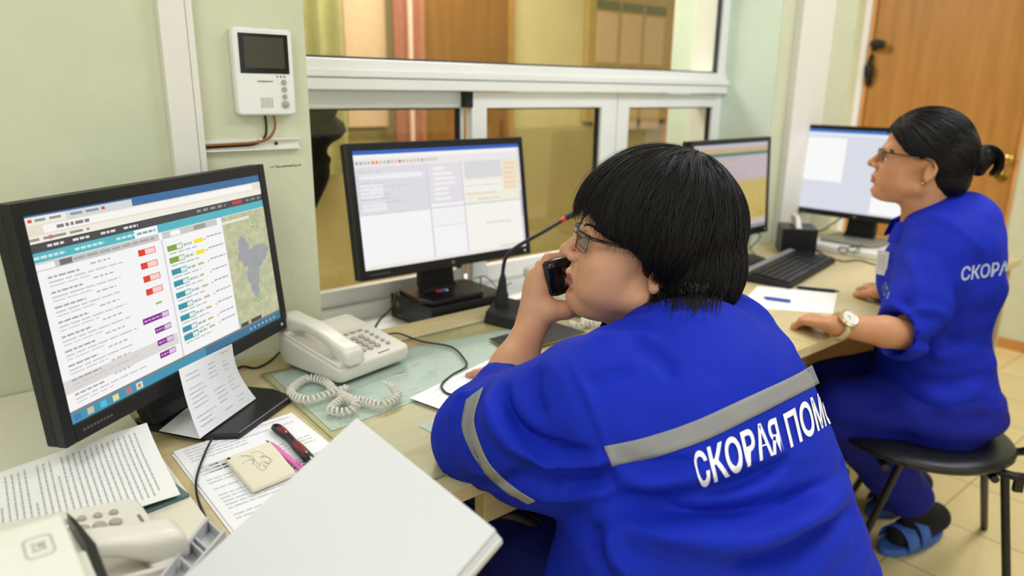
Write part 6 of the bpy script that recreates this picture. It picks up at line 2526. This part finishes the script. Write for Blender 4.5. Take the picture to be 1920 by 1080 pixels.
hd.build('hands', M_gun, wo, w=True)

# ------------------------------------------------------------------ her chair
c2 = thing('stacking_chair', 'black visitor chair with steel legs under the second woman', 'chair', (2.02, .70, 0))
fc = Vector((-.61, .79, 0)).normalized()
lc = Vector((-fc.y, fc.x, 0))
S0 = Vector((2.005, .655, 0))
cp = lambda a, b, z: S0 + fc * a + lc * b + Vector((0, 0, z))
st_ = SDF((1.6, .25, .36), (2.5, 1.2, .52), .007)
Rc = np.array((fc, lc, Vector((0, 0, 1)))).T
st_.ell(np.array(cp(.02, 0, .425)), (.205, .21, .032), Rc).ell(np.array(cp(-.02, 0, .43)), (.195, .21, .032), Rc, k=.02).ell(np.array(cp(0, 0, .49)), (.19, .2, .042), Rc, k=.04, op='s')
s1, s2 = st_.mesh()
mesh_obj('seat', s1, s2, mat('black_vinyl', (26, 26, 27), .35, spec=.5, noise=.1, bump=.1, bscale=600), c2)
r_ = .0105
FN0, FN1 = on_z(1703, 838, .40), on_z(1592, 1062, .004)
RN0, RN1 = on_z(1884, 888, .405), on_z(1888, 1165, .004)
RF0, RF1 = on_z(1846, 838, .40), on_z(1845, 990, .004)
FF0 = FN0 + RF0 - RN0
FF1 = FN1 + (RF1 - RN1)
for p0_, p1_ in ((FN0, FN1), (RN0, RN1), (RF0, RF1), (FF0, FF1)):
    MB().tube(spline([p0_, p0_.lerp(p1_, .12), p0_.lerp(p1_, .55), p1_], 5), r_, 10).build('leg', M_black, c2, w=True, smooth=True)
for p0_, p1_, q_ in ((FN0, RN0, on_z(1925, 894, .40)), (FF0, RF0, on_z(1925, 742, .46))):
    o_ = (p0_ - p1_).normalized()
    MB().tube(spline([p0_, p0_.lerp(p1_, .5) + Vector((0, 0, .004)), p1_, p1_ - o_ * .05 + Vector((0, 0, .004)), p1_ - o_ * .10 + Vector((0, 0, .03)), p1_ - o_ * .135 + Vector((0, 0, .12)), p1_ - o_ * .15 + Vector((0, 0, .30))], 5), r_, 10).build('back_tube', M_black, c2, w=True, smooth=True)
for a in (.13, -.12):
    MB().tube([cp(a, .17, .398), cp(a, -.17, .398)], .010, 8).build('cross_bar', M_black, c2, w=True, smooth=True)
for q_ in (FN0.lerp(FN1, .10), RN0.lerp(RN1, .06)):
    MB().box(q_ + fc * -.03 + Vector((0, 0, .005)), (.022, .014, .05), Matrix(Rc.tolist())).build('bracket', M_black, c2, w=True, bevel=.002)
bk = SDF((1.9, .05, .55), (2.6, .75, .95), .008)
bc_ = (RN0 + RF0) / 2 - fc * .145
bk.ell((bc_.x, bc_.y, .72), (.026, .2, .15), Rc)
s1, s2 = bk.mesh()
mesh_obj('backrest', s1, s2, M_blackmat, c2)
# things of one kind share a group phrase
for cat_, ph_ in (('monitor', 'computer monitors on the worktops'), ('telephone', 'telephones on the desks'), ('pen', 'ballpoint pens on the papers'),
                  ('cable', 'loose cables on desk and wall'), ('curtain', 'curtains in the hall'), ('map', 'map sheets under the glass'),
                  ('paper', 'loose paper sheets on the desks'), ('desk', 'worktops along the window wall'), ('person', 'women at the desks'), ('chair', 'black chairs at the desks')):
    for o_ in list(scene.objects):
        if o_.parent is None and o_.get('category') == cat_ and o_.name.split('.')[0] != 'telephone_handset':
            o_['group'] = ph_
